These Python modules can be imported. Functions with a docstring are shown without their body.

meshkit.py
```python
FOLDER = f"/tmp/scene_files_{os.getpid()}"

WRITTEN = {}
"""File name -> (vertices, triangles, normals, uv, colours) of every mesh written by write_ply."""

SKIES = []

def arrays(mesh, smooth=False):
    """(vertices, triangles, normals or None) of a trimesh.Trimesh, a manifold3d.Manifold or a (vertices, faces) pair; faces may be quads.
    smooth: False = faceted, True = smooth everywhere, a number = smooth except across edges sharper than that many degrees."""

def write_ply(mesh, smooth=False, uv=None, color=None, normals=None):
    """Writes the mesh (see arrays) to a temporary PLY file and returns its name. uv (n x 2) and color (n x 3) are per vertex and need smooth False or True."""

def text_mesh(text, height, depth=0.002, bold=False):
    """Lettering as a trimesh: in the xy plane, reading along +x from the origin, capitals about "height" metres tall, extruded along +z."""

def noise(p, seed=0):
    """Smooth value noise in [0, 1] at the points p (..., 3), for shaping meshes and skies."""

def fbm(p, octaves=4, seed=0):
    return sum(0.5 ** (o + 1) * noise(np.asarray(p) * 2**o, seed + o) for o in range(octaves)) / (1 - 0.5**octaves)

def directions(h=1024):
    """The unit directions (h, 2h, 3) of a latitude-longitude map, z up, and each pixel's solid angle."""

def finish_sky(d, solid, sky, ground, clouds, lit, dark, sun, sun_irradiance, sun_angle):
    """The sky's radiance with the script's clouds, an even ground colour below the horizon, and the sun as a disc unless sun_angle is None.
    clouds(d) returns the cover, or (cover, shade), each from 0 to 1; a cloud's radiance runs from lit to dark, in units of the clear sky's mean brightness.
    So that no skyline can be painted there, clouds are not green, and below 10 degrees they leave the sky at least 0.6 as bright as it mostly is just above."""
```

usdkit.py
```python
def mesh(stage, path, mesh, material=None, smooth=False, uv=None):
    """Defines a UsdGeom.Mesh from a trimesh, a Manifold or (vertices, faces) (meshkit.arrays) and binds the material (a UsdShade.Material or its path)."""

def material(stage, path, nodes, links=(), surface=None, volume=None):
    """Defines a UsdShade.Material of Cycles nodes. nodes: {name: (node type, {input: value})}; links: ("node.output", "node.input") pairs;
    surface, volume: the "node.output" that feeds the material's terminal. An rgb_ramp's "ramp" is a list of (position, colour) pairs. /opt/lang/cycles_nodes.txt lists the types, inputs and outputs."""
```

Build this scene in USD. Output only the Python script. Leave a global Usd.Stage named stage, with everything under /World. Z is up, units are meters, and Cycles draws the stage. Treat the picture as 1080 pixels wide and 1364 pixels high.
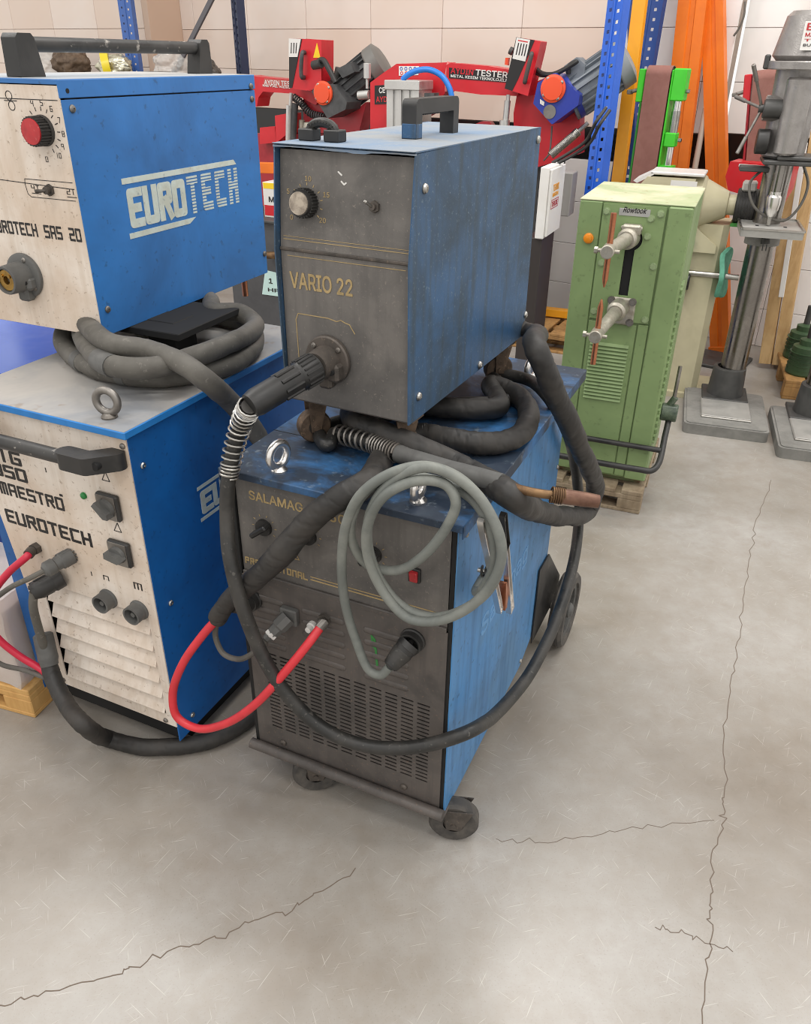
import math, random, numpy as np, trimesh, usdkit, meshkit
from pxr import Usd, UsdGeom, UsdLux, UsdShade, Gf, Sdf
from shapely.geometry import Polygon, LineString, box as sbox, Point
from shapely.ops import unary_union
from shapely import affinity
stage = Usd.Stage.CreateInMemory()
UsdGeom.SetStageUpAxis(stage, 'Z'); UsdGeom.SetStageMetersPerUnit(stage, 1.0)
UsdGeom.Xform.Define(stage, '/World'); UsdGeom.Scope.Define(stage, '/World/Looks')
random.seed(7); rng = np.random.default_rng(7)
V = lambda *a: np.array(a, float)

# ------------------------------------------------------------------ camera
EYE_H, FPX, PITCH, ROLL = 1.70, 1057.25, .52133, .015
_c, _s = math.cos(PITCH), math.sin(PITCH)
_r0, _u0, FWD = V(1, 0, 0), V(0, _s, _c), V(0, _c, -_s)
RT = math.cos(ROLL)*_r0 + math.sin(ROLL)*_u0
UPV = -math.sin(ROLL)*_r0 + math.cos(ROLL)*_u0
EYE = V(0, 0, EYE_H)
EXPOSURE = 0.22
cam = UsdGeom.Camera.Define(stage, '/World/camera')
M4 = Gf.Matrix4d(*[float(x) for x in (*RT, 0, *UPV, 0, *(-FWD), 0, *EYE, 1)])
cam.AddTransformOp().Set(M4)
cam.CreateHorizontalApertureAttr(36.0); cam.CreateVerticalApertureAttr(36.0*1364/1080)
cam.CreateFocalLengthAttr(36.0*FPX/1080); cam.CreateClippingRangeAttr(Gf.Vec2f(.02, 100))
cam.CreateExposureAttr(EXPOSURE)

# ------------------------------------------------------------------ light: ambient of the big hall and rows of ceiling lamps
dome = UsdLux.DomeLight.Define(stage, '/World/hall_ambient')
dome.CreateColorAttr(Gf.Vec3f(1.0, .97, .93)); dome.CreateIntensityAttr(.30)
LAMPS = [(-3.4, 3.3, 1.), (-2.0, 3.5, 1.2), (1.15, 3.6, 1.7), (3.4, 3.4, 1.2), (-2.2, .6, .8), (1.2, .9, .8), (-1.0, -1.6, .9), (2.2, -1.4, .9)]
for i, (x, y, k) in enumerate(LAMPS):
    L = UsdLux.RectLight.Define(stage, f'/World/ceiling_lamp_light_{i+1:03d}')
    L.CreateWidthAttr(1.5); L.CreateHeightAttr(.3)
    L.CreateIntensityAttr(24.0*k); L.CreateColorAttr(Gf.Vec3f(1.0, .97, .935))
    L.AddTranslateOp().Set(Gf.Vec3d(x, y, 4.6))

# ------------------------------------------------------------------ pixel rays and local frames (points are taken on real planes of the place)
def ray(x, y): return FWD + RT*(x-540)/FPX - UPV*(y-682)/FPX
class Fr:
    def __init__(s, x, y, yaw=0., z=0.):
        s.o = V(x, y, z); s.yaw = yaw; c, k = math.cos(yaw), math.sin(yaw)
        s.R = np.array([[c, -k, 0], [k, c, 0], [0, 0, 1.]])
    def loc(s, P): return (np.asarray(P, float)-s.o) @ s.R
    def wld(s, p): return np.asarray(p, float) @ s.R.T + s.o
    def hit(s, x, y, ax, val):
        e = s.loc(EYE); d = ray(x, y) @ s.R
        return e + d*(val-e[ax])/d[ax]
    def off(s, x, y, z=0, yaw=0): 
        o = s.wld((x, y, z)); return Fr(o[0], o[1], s.yaw+yaw, o[2])
ID = Fr(0, 0)
def ground(x, y, z=0.): return ID.hit(x, y, 2, z)

# ------------------------------------------------------------------ mesh helpers
cat = lambda *m: trimesh.util.concatenate([q for g in m for q in (g if isinstance(g, (list, tuple)) else [g])])
def bx(x0, x1, y0, y1, z0, z1, c=.002):
    lo, hi = np.minimum((x0, y0, z0), (x1, y1, z1)), np.maximum((x0, y0, z0), (x1, y1, z1))
    c = min(c, .45*float((hi-lo).min()))
    if c <= 0: 
        m = trimesh.creation.box(hi-lo); m.apply_translation((lo+hi)/2); return m
    P = []
    for sx in (0, 1):
        for sy in (0, 1):
            for sz in (0, 1):
                q = np.where((sx, sy, sz), hi, lo).astype(float); d = np.where((sx, sy, sz), -c, c)
                for k in range(3):
                    w = q + d; w[k] = q[k]; P.append(w)
    return trimesh.convex.convex_hull(np.array(P))
def align(d):
    d = np.asarray(d, float)/np.linalg.norm(d)
    return trimesh.geometry.align_vectors([0, 0, 1], d)
def cyl(p0, p1, r, r2=None, n=24, c=0.):
    p0, p1 = np.asarray(p0, float), np.asarray(p1, float); h = np.linalg.norm(p1-p0); r2 = r if r2 is None else r2
    pr = [(0, 0), (r, 0), (r2, h), (0, h)] if c <= 0 else [(0, 0), (r-c, 0), (r, c), (r2, h-c), (r2-c, h), (0, h)]
    return lathe(pr, p0, p1-p0, n)
def lathe(prof, o, ax, n=28):
    m = trimesh.creation.revolve(np.array(prof, float), sections=n)
    T = align(ax); T[:3, 3] = o; m.apply_transform(T); return m
def catmull(P, k=8, closed=False):
    P = [np.asarray(p, float) for p in P]
    Q = [P[-1]]+P+[P[0], P[1]] if closed else [2*P[0]-P[1]]+P+[2*P[-1]-P[-2]]
    out = []
    for i in range(1, len(Q)-2):
        a, b, c, d = Q[i-1:i+3]
        ta = max(np.linalg.norm(b-a), 1e-6)**.5; tb = max(np.linalg.norm(c-b), 1e-6)**.5; tc = max(np.linalg.norm(d-c), 1e-6)**.5
        m1 = tb*((b-a)/ta - (c-a)/(ta+tb) + (c-b)/tb); m2 = tb*((c-b)/tb - (d-b)/(tb+tc) + (d-c)/tc)
        for t in np.linspace(0, 1, k, endpoint=False):
            out.append((2*t**3-3*t**2+1)*b + (t**3-2*t**2+t)*m1 + (-2*t**3+3*t**2)*c + (t**3-t**2)*m2)
    if not closed: out.append(P[-1])
    return np.array(out)
def tube(P, r, n=12, closed=False):
    P = np.asarray(P, float); N = len(P); r = np.broadcast_to(np.asarray(r, float), (N,))
    T = np.roll(P, -1, 0)-np.roll(P, 1, 0) if closed else np.gradient(P, axis=0)
    T = T/np.maximum(np.linalg.norm(T, axis=1, keepdims=True), 1e-9)
    u = np.cross(T[0], (0, 0, 1.)); u = u if np.linalg.norm(u) > .1 else np.cross(T[0], (1., 0, 0)); u /= np.linalg.norm(u)
    a = np.linspace(0, 2*np.pi, n, endpoint=False); rings = []
    for i in range(N):
        u = u-T[i]*(u@T[i]); u /= np.linalg.norm(u); w = np.cross(T[i], u)
        rings.append(P[i]+r[i]*(np.cos(a)[:, None]*u+np.sin(a)[:, None]*w))
    v = np.vstack(rings); f = []
    for i in range(N if closed else N-1):
        A, B = i*n, ((i+1) % N)*n
        for k in range(n):
            k2 = (k+1) % n; f += [(A+k, A+k2, B+k2), (A+k, B+k2, B+k)]
    if not closed:
        v = np.vstack([v, P[0], P[-1]]); e = len(v)
        for k in range(n):
            k2 = (k+1) % n; f += [(e-2, k2, k), (e-1, (N-1)*n+k, (N-1)*n+k2)]
    return trimesh.Trimesh(v, np.array(f), process=False)
def rough_tube(P, r, n, amp, k, sd=0):
    """tube with creased cloth relief"""
    m = tube(P, r, n); v = np.array(m.vertices); c = np.repeat(np.asarray(P), n, 0); c = np.vstack([c, P[0], P[-1]]); d = v-c; L = np.linalg.norm(d, axis=1, keepdims=True)
    f = meshkit.fbm(v*k, 3, sd)-.5; f2 = np.abs(meshkit.noise(v*k*1.7, sd+3)-.5)*2
    m.vertices = v+np.where(L > 1e-6, d/np.maximum(L, 1e-6), 0)*(amp*(1.6*f-1.2*(f2 < .12)*.4))[:, None]; return m
def spring(P, R, r, turns, n=6, kk=14):
    P = np.asarray(P, float); d = np.r_[0, np.cumsum(np.linalg.norm(np.diff(P, axis=0), axis=1))]
    N = int(turns*kk); t = np.linspace(0, 1, N); X = np.stack([np.interp(t*d[-1], d, P[:, k]) for k in range(3)], 1)
    T = np.gradient(X, axis=0); T /= np.linalg.norm(T, axis=1, keepdims=True)
    u = np.cross(T, (0.3, .2, 1.)); u /= np.linalg.norm(u, axis=1, keepdims=True); w = np.cross(T, u)
    R = np.interp(t, np.linspace(0, 1, np.size(R)), np.atleast_1d(R))[:, None]; a = (t*turns*2*np.pi)[:, None]
    return tube(X+R*(np.cos(a)*u+np.sin(a)*w), r, n)
def polys(g):
    return [q for q in getattr(g, 'geoms', [g]) if q.area > 0]
def ext(g, h): return cat([trimesh.creation.extrude_polygon(q, h, engine='earcut') for q in polys(g)])
XZ = np.array([[1, 0, 0, 0], [0, 0, -1, 0], [0, 1, 0, 0], [0, 0, 0, 1.]])
YZ = np.array([[0, 0, 1, 0], [1, 0, 0, 0], [0, 1, 0, 0], [0, 0, 0, 1.]])
def exz(g, y0, y1):
    m = ext(g if not isinstance(g, list) else Polygon(g), y1-y0); m.apply_transform(XZ); m.apply_translation((0, y1, 0)); return m
def eyz(g, x0, x1):
    m = ext(g if not isinstance(g, list) else Polygon(g), x1-x0); m.apply_transform(YZ); m.apply_translation((x0, 0, 0)); return m
def exy(g, z0, z1):
    m = ext(g if not isinstance(g, list) else Polygon(g), z1-z0); m.apply_translation((0, 0, z0)); return m
def rot(m, ang, ax, pt=(0, 0, 0)):
    m = m.copy(); m.apply_transform(trimesh.transformations.rotation_matrix(ang, ax, pt)); return m
def mv(m, *d): m = m.copy(); m.apply_translation(d); return m
def rrect(x0, z0, x1, z1, r):
    return sbox(x0+r, z0+r, x1-r, z1-r).buffer(r, quad_segs=5)
def hexnut(p0, p1, r): return cyl(p0, p1, r, n=6)
def screw(p, d, r=.006):      # pan head screw with slot
    d = np.asarray(d, float)
    return lathe([(0, -.002), (r, -.002), (r, r*.25), (r*.75, r*.6), (r*.3, r*.72), (r*.25, r*.5), (0, r*.5)], p, d, 14)
GL = {  # squared stroke letters on a 4 x 6 grid
 'E': [[(4,0),(0,0),(0,6),(4,6)],[(0,3),(3.2,3)]], 'U': [[(0,6),(0,0),(4,0),(4,6)]], 'R': [[(0,0),(0,6),(4,6),(4,3.2),(0,3.2)],[(2,3.2),(4,0)]],
 'O': [[(0,0),(4,0),(4,6),(0,6),(0,0)]], 'T': [[(0,6),(4,6)],[(2,6),(2,0)]], 'C': [[(4,6),(0,6),(0,0),(4,0)]], 'H': [[(0,0),(0,6)],[(4,0),(4,6)],[(0,3),(4,3)]],
 'S': [[(4,6),(0,6),(0,3),(4,3),(4,0),(0,0)]], 'A': [[(0,0),(0,6),(4,6),(4,0)],[(0,2.6),(4,2.6)]], 'M': [[(0,0),(0,6),(4,6),(4,0)],[(2,6),(2,0)]],
 'I': [[(2,0),(2,6)]], 'G': [[(4,6),(0,6),(0,0),(4,0),(4,3),(2.2,3)]], '2': [[(0,6),(4,6),(4,3),(0,3),(0,0),(4,0)]], '0': [[(0,0),(4,0),(4,6),(0,6),(0,0)]],
 '3': [[(0,6),(4,6),(4,0),(0,0)],[(1,3),(4,3)]], '5': [[(4,6),(0,6),(0,3.2),(4,3.2),(4,0),(0,0)]], 'N': [[(0,0),(0,6),(4,6),(4,0)]], 'n': [[(0,0),(0,4),(4,4),(4,0)]],
 '1': [[(2,0),(2,6)]], 'L': [[(0,6),(0,0),(4,0)]], '6': [[(4,6),(0,6),(0,0),(4,0),(4,3),(0,3)]], '8': [[(0,0),(4,0),(4,6),(0,6),(0,0)],[(0,3),(4,3)]], '4': [[(0,6),(0,3),(4,3)],[(4,6),(4,0)]],
 '7': [[(0,6),(4,6),(2,0)]], '9': [[(4,3),(0,3),(0,6),(4,6),(4,0)]], 'P': [[(0,0),(0,6),(4,6),(4,3),(0,3)]], 'K': [[(0,0),(0,6)],[(4,6),(0,3),(4,0)]], 'D': [[(0,0),(3,0),(4,1),(4,5),(3,6),(0,6),(0,0)]],
 'Y': [[(0,6),(2,3),(4,6)],[(2,3),(2,0)]], 'J': [[(4,6),(4,0),(0,0),(0,1.5)]], 'F': [[(0,0),(0,6),(4,6)],[(0,3),(3,3)]], '-': [[(.5,3),(3.5,3)]], '+': [[(.5,3),(3.5,3)],[(2,1.5),(2,4.5)]], ' ': []}
def stroke(s, x, z, w, h, sw=1.0, gap=1.9, cap=2, cw=4.):
    """letters as a shapely shape: left x, baseline z, total width w, cap height h"""
    out = []; adv = cw+gap; tot = len(s)*adv-gap+sw
    for i, ch in enumerate(s):
        for l in GL.get(ch, []):
            out.append(affinity.translate(affinity.scale(LineString(l), cw/4, 1, origin=(0, 0)).buffer(sw/2, cap_style=3 if cap == 2 else 1, join_style=1, quad_segs=3), i*adv+sw/2, sw/2))
    g = unary_union(out); return affinity.translate(affinity.scale(g, w/tot, h/(6+sw), origin=(0, 0)), x, z)
def txt(s, w, h, bold=False, d=.0008):      # font letters in xy, scaled to width w and capitals h
    m = meshkit.text_mesh(s, h, d, bold); b = m.bounds
    if w: m.apply_transform(np.diag([w/(b[1, 0]-b[0, 0]), 1, 1, 1]))
    m.apply_translation((-m.bounds[0, 0], 0, 0)); return m
def front_txt(s, x, z, w, h, y=0, bold=False): m = txt(s, w, h, bold); m.apply_transform(XZ); m.apply_translation((x, y, z)); return m
def side_txt(s, y, z, w, h, x=0, bold=False): m = txt(s, w, h, bold); m.apply_transform(YZ); m.apply_translation((x, y, z)); return m

# ------------------------------------------------------------------ materials
def hx(s):
    c = np.array([int(s[i:i+2], 16) for i in (1, 3, 5)])/255.
    return tuple(np.where(c <= .04045, c/12.92, ((c+.055)/1.055)**2.4))
LOOK = {}
def mat(name, col, rough=.5, metal=0., dirt=None, amt=.5, scale=4., speck=None, samt=.5, sscale=70., streak=None, kstreak=.5, bump=0., bscale=200., spec=.5, coat=0., alo=.42, ahi=.63):
    """grimy paint and other solid finishes: base colour, cloudy dirt, fine specks, vertical streaks, fine relief"""
    if name in LOOK: return LOOK[name]
    h = lambda c: hx(c) if isinstance(c, str) else c
    N = {'g': ('geometry', {}), 'p': ('principled_bsdf', {'base_color': h(col), 'roughness': rough, 'metallic': metal, 'specular_ior_level': spec, 'coat_weight': coat})}; Lk = []; cur = None
    def layer(k, colr, src):
        nonlocal cur
        N['m'+k] = ('mix_color', {'a': h(col), 'b': h(colr)})
        Lk.append((src, f'm{k}.fac'))
        if cur: Lk.append((cur, f'm{k}.a'))
        cur = f'm{k}.result'
    def ntex(k, sc, det, lo, hi, top, stretch=None, dist=0.):
        N['n'+k] = ('noise_texture', {'scale': sc, 'detail': det, 'roughness': .62, 'distortion': dist})
        if stretch:
            N['v'+k] = ('mapping', {'scale': stretch}); Lk.append(('g.position', f'v{k}.vector')); Lk.append((f'v{k}.vector', f'n{k}.vector'))
        else: Lk.append(('g.position', f'n{k}.vector'))
        N['r'+k] = ('map_range', {'from_min': lo, 'from_max': hi, 'to_min': 0., 'to_max': top, 'clamp': True}); Lk.append((f'n{k}.fac', f'r{k}.value'))
        return f'r{k}.result'
    if dirt: layer('a', dirt, ntex('a', scale, 9., alo, ahi, amt, dist=.4))
    if streak: layer('c', streak, ntex('c', 1., 5., .47, .64, kstreak, (38, 38, 2.2)))
    if speck: layer('b', speck, ntex('b', sscale, 3., .62, .70, samt))
    if cur: Lk.append((cur, 'p.base_color'))
    if dirt:
        N['rr'] = ('map_range', {'from_min': .3, 'from_max': .7, 'to_min': max(rough-.12, .05), 'to_max': min(rough+.15, 1.)}); Lk += [('na.fac', 'rr.value'), ('rr.result', 'p.roughness')]
    if bump:
        N['nb_'] = ('noise_texture', {'scale': bscale, 'detail': 3.}); N['bm'] = ('bump', {'strength': bump, 'distance': .002})
        Lk += [('g.position', 'nb_.vector'), ('nb_.fac', 'bm.height'), ('bm.normal', 'p.normal')]
    LOOK[name] = usdkit.material(stage, f'/World/Looks/{name}', N, Lk, surface='p.BSDF'); return LOOK[name]

# ------------------------------------------------------------------ scene objects
USED = {}
def number(parent, name):
    k = (parent, name); USED[k] = USED.get(k, -1)+1
    return f'{parent}/{name}' if USED[k] == 0 else f'{parent}/{name}_{USED[k]:03d}'
def keys(prim, **kw):
    for k, v in kw.items():
        if v: prim.SetCustomDataByKey(k, v)
class T:
    """one thing: an Xform at its base; its parts are meshes given in its own frame"""
    def __init__(s, name, label, cat_, fr=ID, group=None, kind=None):
        s.path = number('/World', name); s.fr = fr; x = UsdGeom.Xform.Define(stage, s.path)
        x.AddTranslateOp().Set(Gf.Vec3d(*map(float, fr.o))); x.AddRotateZOp().Set(math.degrees(fr.yaw))
        keys(x.GetPrim(), label=label, category=cat_, group=group, kind=kind)
    def part(s, name, m, mt, parent=None, label=None, smooth=32, world=False, kind=None):
        p = number(parent or s.path, name); m = cat(m) if isinstance(m, (list, tuple)) else m
        if world: m = m.copy(); m.vertices = s.fr.loc(m.vertices)
        q = usdkit.mesh(stage, p, m, mt, smooth=smooth); keys(q.GetPrim(), label=label, kind=kind); return p
    def f(s, x, y, d=0.): return s.fr.hit(x, y, 1, d)      # pixel on the plane y = d of this thing
    def r(s, x, y, d=0.): return s.fr.hit(x, y, 0, d)      # on x = d
    def t(s, x, y, d=0.): return s.fr.hit(x, y, 2, d)      # on z = d
def one(name, label, cat_, m, mt, group=None, smooth=32, kind=None):
    p = number('/World', name); m = cat(m) if isinstance(m, (list, tuple)) else m
    q = usdkit.mesh(stage, p, m, mt, smooth=smooth); keys(q.GetPrim(), label=label, category=cat_, group=group, kind=kind); return p
def struct(name, m, mt, parent='/World', smooth=False, kind='structure'):
    p = number(parent, name); q = usdkit.mesh(stage, p, cat(m) if isinstance(m, (list, tuple)) else m, mt, smooth=smooth)
    if kind: keys(q.GetPrim(), kind=kind)
    return p

# ------------------------------------------------------------------ finishes
blueA = mat('blue_paint_bright', '#2f74ba', .42, dirt='#2b5f98', amt=.8, scale=3., speck='#27425f', samt=.5, sscale=45., bump=.05)
blueB = mat('blue_paint_deep', '#145fa6', .42, dirt='#0f4d8a', amt=.7, scale=4., speck='#12375f', samt=.5, sscale=60., bump=.05)
blueC = mat('blue_paint_worn', '#4484bd', .45, dirt='#5f7d94', amt=.5, scale=5., streak='#30628f', kstreak=.55, speck='#243f58', samt=.6, sscale=50., bump=.06)
blueD = mat('blue_paint_grimy', '#33587e', .5, dirt='#35424c', amt=.8, scale=4., streak='#34434d', kstreak=.75, speck='#71838f', samt=.7, sscale=160., bump=.18, bscale=700.)
dust_top = mat('dusty_blue_top', '#a7a6a4', .7, dirt='#7e95ab', amt=.55, scale=3., speck='#86796c', samt=.5, sscale=20., bump=.05)
dust_D = mat('dust_on_grimy_blue', '#8b8f92', .75, dirt='#6683a3', amt=.7, scale=5., speck='#a8a49c', samt=.5, sscale=90., bump=.15, bscale=600.)
lid_C = mat('blue_lid_with_soot', '#3a76b0', .5, dirt='#202226', amt=.92, scale=3.4, speck='#7d8890', samt=.4, sscale=40., streak='#33424f', kstreak=.35, bump=.05, alo=.40, ahi=.55)
lid_B = mat('grey_dust_lid', '#a5a19c', .62, dirt='#767c84', amt=.75, scale=2.6, speck='#7d6a56', samt=.5, sscale=14.)
blue_edge = mat('blue_lid_edge', '#2a7cc4', .4, dirt='#235f98', amt=.5, scale=9.)
white_p = mat('cream_white_panel', '#e0d6cb', .5, dirt='#c6b19c', amt=.75, scale=4., speck='#8d7762', samt=.6, sscale=85., streak='#c0ae9a', kstreak=.4)
dark_p = mat('sooty_dark_panel', '#6b6763', .5, dirt='#4c4a48', amt=.8, scale=6., speck='#8a8178', samt=.5, sscale=170., streak='#555250', kstreak=.5, bump=.1, bscale=500.)
dark_p2 = mat('sooty_dark_panel_lower', '#5a5450', .5, dirt='#3f3c3a', amt=.8, scale=6., speck='#7b6657', samt=.5, sscale=120., streak='#484442', kstreak=.6, bump=.1, bscale=500.)
inside = mat('dark_inside', '#141414', .8)
black_pl = mat('black_plastic', '#232323', .45, dirt='#3a3836', amt=.6, scale=12., bump=.1, bscale=600.)
black_worn = mat('black_bar_worn', '#262626', .4, dirt='#3f3d3b', amt=.6, scale=10., speck='#a9a39b', samt=.7, sscale=34.)
grey_pl = mat('grey_plastic', '#5b5b59', .55, dirt='#474645', amt=.6, scale=16.)
rubber = mat('black_rubber_hose', '#232322', .5, dirt='#45423e', amt=.7, scale=9., speck='#6f6b65', samt=.4, sscale=90., bump=.25, bscale=90.)
sleeve = mat('black_hose_sleeve', '#262524', .58, dirt='#3d3935', amt=.8, scale=10., bump=.45, bscale=60.)
grey_hose = mat('dusty_grey_hose', '#615e58', .7, dirt='#4a4742', amt=.8, scale=8., speck='#85817a', samt=.4, sscale=70., bump=.3, bscale=60.)
grey_cable = mat('grey_rubber_cable', '#666a66', .6, dirt='#8b8d86', amt=.7, scale=7., bump=.15, bscale=150.)
red_hose = mat('red_rubber_hose', '#d2343d', .4, dirt='#b92a33', amt=.5, scale=12.)
red_pl = mat('red_plastic', '#b3262b', .35, dirt='#8d2429', amt=.5, scale=40., speck='#cc6a66', samt=.4, sscale=120.)
steel = mat('zinc_steel', '#b9b7b2', .32, 1., dirt='#8f8a83', amt=.6, scale=20.)
steel_dull = mat('dull_steel', '#8e8a85', .5, .9, dirt='#6c655e', amt=.7, scale=15.)
chrome = mat('bright_chrome', '#e6e3e0', .24, .95)
dirty_cast = mat('dirty_cast_metal', '#5d5650', .6, .4, dirt='#3d3a37', amt=.8, scale=20., speck='#8d7d6c', samt=.5, sscale=120.)
brass = mat('brass', '#b08d4f', .35, 1., dirt='#7d6336', amt=.6, scale=60.)
bronze = mat('burnt_copper_tube', '#7d6245', .5, .7, dirt='#5b4433', amt=.8, scale=30.)
copper = mat('copper', '#c0805f', .35, .9, dirt='#9a5b40', amt=.5, scale=30.)
gold_ink = mat('gold_lettering', '#ab9468', .6, dirt='#857452', amt=.6, scale=40.)
pale_ink = mat('pale_blue_lettering', '#c7d0c8', .55, dirt='#b4b3a2', amt=.6, scale=20., speck='#6f8290', samt=.5, sscale=90.)
faint_ink = mat('faint_script_lettering', '#5f92c2', .5)
black_ink = mat('black_lettering', '#1f1d1c', .5)
green_ink = mat('green_marker', '#2f7d3a', .5)
green_led = mat('green_lamp', '#1f7d3c', .3)
rusty_cast = mat('rusty_castor_metal', '#6a5848', .7, .2, dirt='#3f342b', amt=.8, scale=26., speck='#a08468', samt=.5, sscale=90.)
wheel_rub = mat('worn_wheel_rubber', '#3c3a38', .7, dirt='#5f5a54', amt=.8, scale=22., bump=.2)
white_pl = mat('white_plastic', '#d8d6d2', .4)
wood = mat('pale_timber', '#c9a878', .65, dirt='#b08c5c', amt=.7, scale=4., streak='#a98555', kstreak=.6, bump=.1)
wood_d = mat('pallet_timber', '#b58a54', .75, dirt='#8d6a41', amt=.8, scale=5., streak='#7d5d39', kstreak=.5, bump=.15)
white_paint = mat('white_paint', '#e9e7e4', .45, dirt='#d9d4cd', amt=.5, scale=4.)

# ------------------------------------------------------------------ the setting
def floor_mat():
    N = {'g': ('geometry', {}), 'p': ('principled_bsdf', {'specular_ior_level': .55}),
         'n1': ('noise_texture', {'scale': 1.1, 'detail': 8., 'roughness': .62}), 'r1': ('rgb_ramp', {'ramp': [(.34, hx('#82796e')), (.5, hx('#99948d')), (.66, hx('#a8a5a1'))]}),
         'n2': ('noise_texture', {'scale': 14., 'detail': 8., 'roughness': .7}), 'r2': ('map_range', {'from_min': .42, 'from_max': .7, 'to_min': 0., 'to_max': .55, 'clamp': True}),
         'm2': ('mix_color', {'b': hx('#8f867b')}),
         'n3': ('noise_texture', {'scale': 230., 'detail': 2.}), 'r3': ('map_range', {'from_min': .60, 'from_max': .74, 'to_min': 0., 'to_max': .35, 'clamp': True}), 'm3': ('mix_color', {'b': hx('#756d64')}),
         'n4': ('noise_texture', {'scale': .55, 'detail': 4.}), 'r4': ('map_range', {'from_min': .35, 'from_max': .7, 'to_min': .24, 'to_max': .42, 'clamp': True}),
         'bp': ('bump', {'strength': .12, 'distance': .002})}
    Lk = [('g.position', 'n1.vector'), ('g.position', 'n2.vector'), ('g.position', 'n3.vector'), ('g.position', 'n4.vector'), ('n1.fac', 'r1.fac'), ('r1.color', 'm2.a'), ('n2.fac', 'r2.value'), ('r2.result', 'm2.fac'),
          ('m2.result', 'm3.a'), ('n3.fac', 'r3.value'), ('r3.result', 'm3.fac'), ('n4.fac', 'r4.value'), ('r4.result', 'p.roughness'), ('n2.fac', 'bp.height'), ('bp.normal', 'p.normal')]
    cur = 'm3.result'
    for i, (ang, a, b) in enumerate(((.5, 330., 9.), (1.35, 360., 12.), (2.2, 300., 8.), (2.75, 340., 12.), (.95, 400., 14.))):      # fine pale scratches
        N[f'q{i}'] = ('mapping', {'rotation': (0, 0, ang), 'location': (i*3.1, i*1.7, 0)}); N[f's{i}'] = ('mapping', {'scale': (a, b, 1)})
        N[f'd{i}'] = ('noise_texture', {'scale': 1., 'detail': 1.}); N[f'e{i}'] = ('map_range', {'from_min': .72, 'from_max': .78, 'to_min': 0., 'to_max': .36, 'clamp': True}); N[f'f{i}'] = ('mix_color', {'b': hx('#d6d2cb')})
        Lk += [('g.position', f'q{i}.vector'), (f'q{i}.vector', f's{i}.vector'), (f's{i}.vector', f'd{i}.vector'), (f'd{i}.fac', f'e{i}.value'), (f'e{i}.result', f'f{i}.fac'), (cur, f'f{i}.a')]; cur = f'f{i}.result'
    Lk.append((cur, 'p.base_color'))
    return usdkit.material(stage, '/World/Looks/polished_concrete', N, Lk, surface='p.BSDF')
fl = struct('floor', bx(-8, 8, -5, 9.5, -.1, 0, 0), floor_mat())
crack_m = mat('crack_dirt', '#6d6055', .9)
def crack(pts, w):
    P = [ground(*p)[:2] for p in pts]; Q = []
    for a, b in zip(P, P[1:]):
        for t in np.linspace(0, 1, 7, endpoint=False): Q.append(a+(b-a)*t + rng.normal(0, .0045, 2))
    struct('crack', exy(LineString(Q).buffer(w, cap_style=1, join_style=1, quad_segs=1), -.0002, .0006), crack_m, fl, kind=None)
crack([(0, 1340), (60, 1322), (150, 1300), (175, 1288), (240, 1262), (300, 1245), (345, 1222), (385, 1215), (420, 1190), (485, 1152)], .0011)
crack([(1030, 640), (1015, 670), (1005, 700), (1000, 740), (990, 790), (985, 850), (975, 900), (965, 980), (963, 1060), (965, 1090), (950, 1140), (945, 1200), (948, 1240), (940, 1300), (938, 1380)], .0011)
crack([(870, 1235), (900, 1240), (940, 1255), (980, 1270)], .0008)
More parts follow.
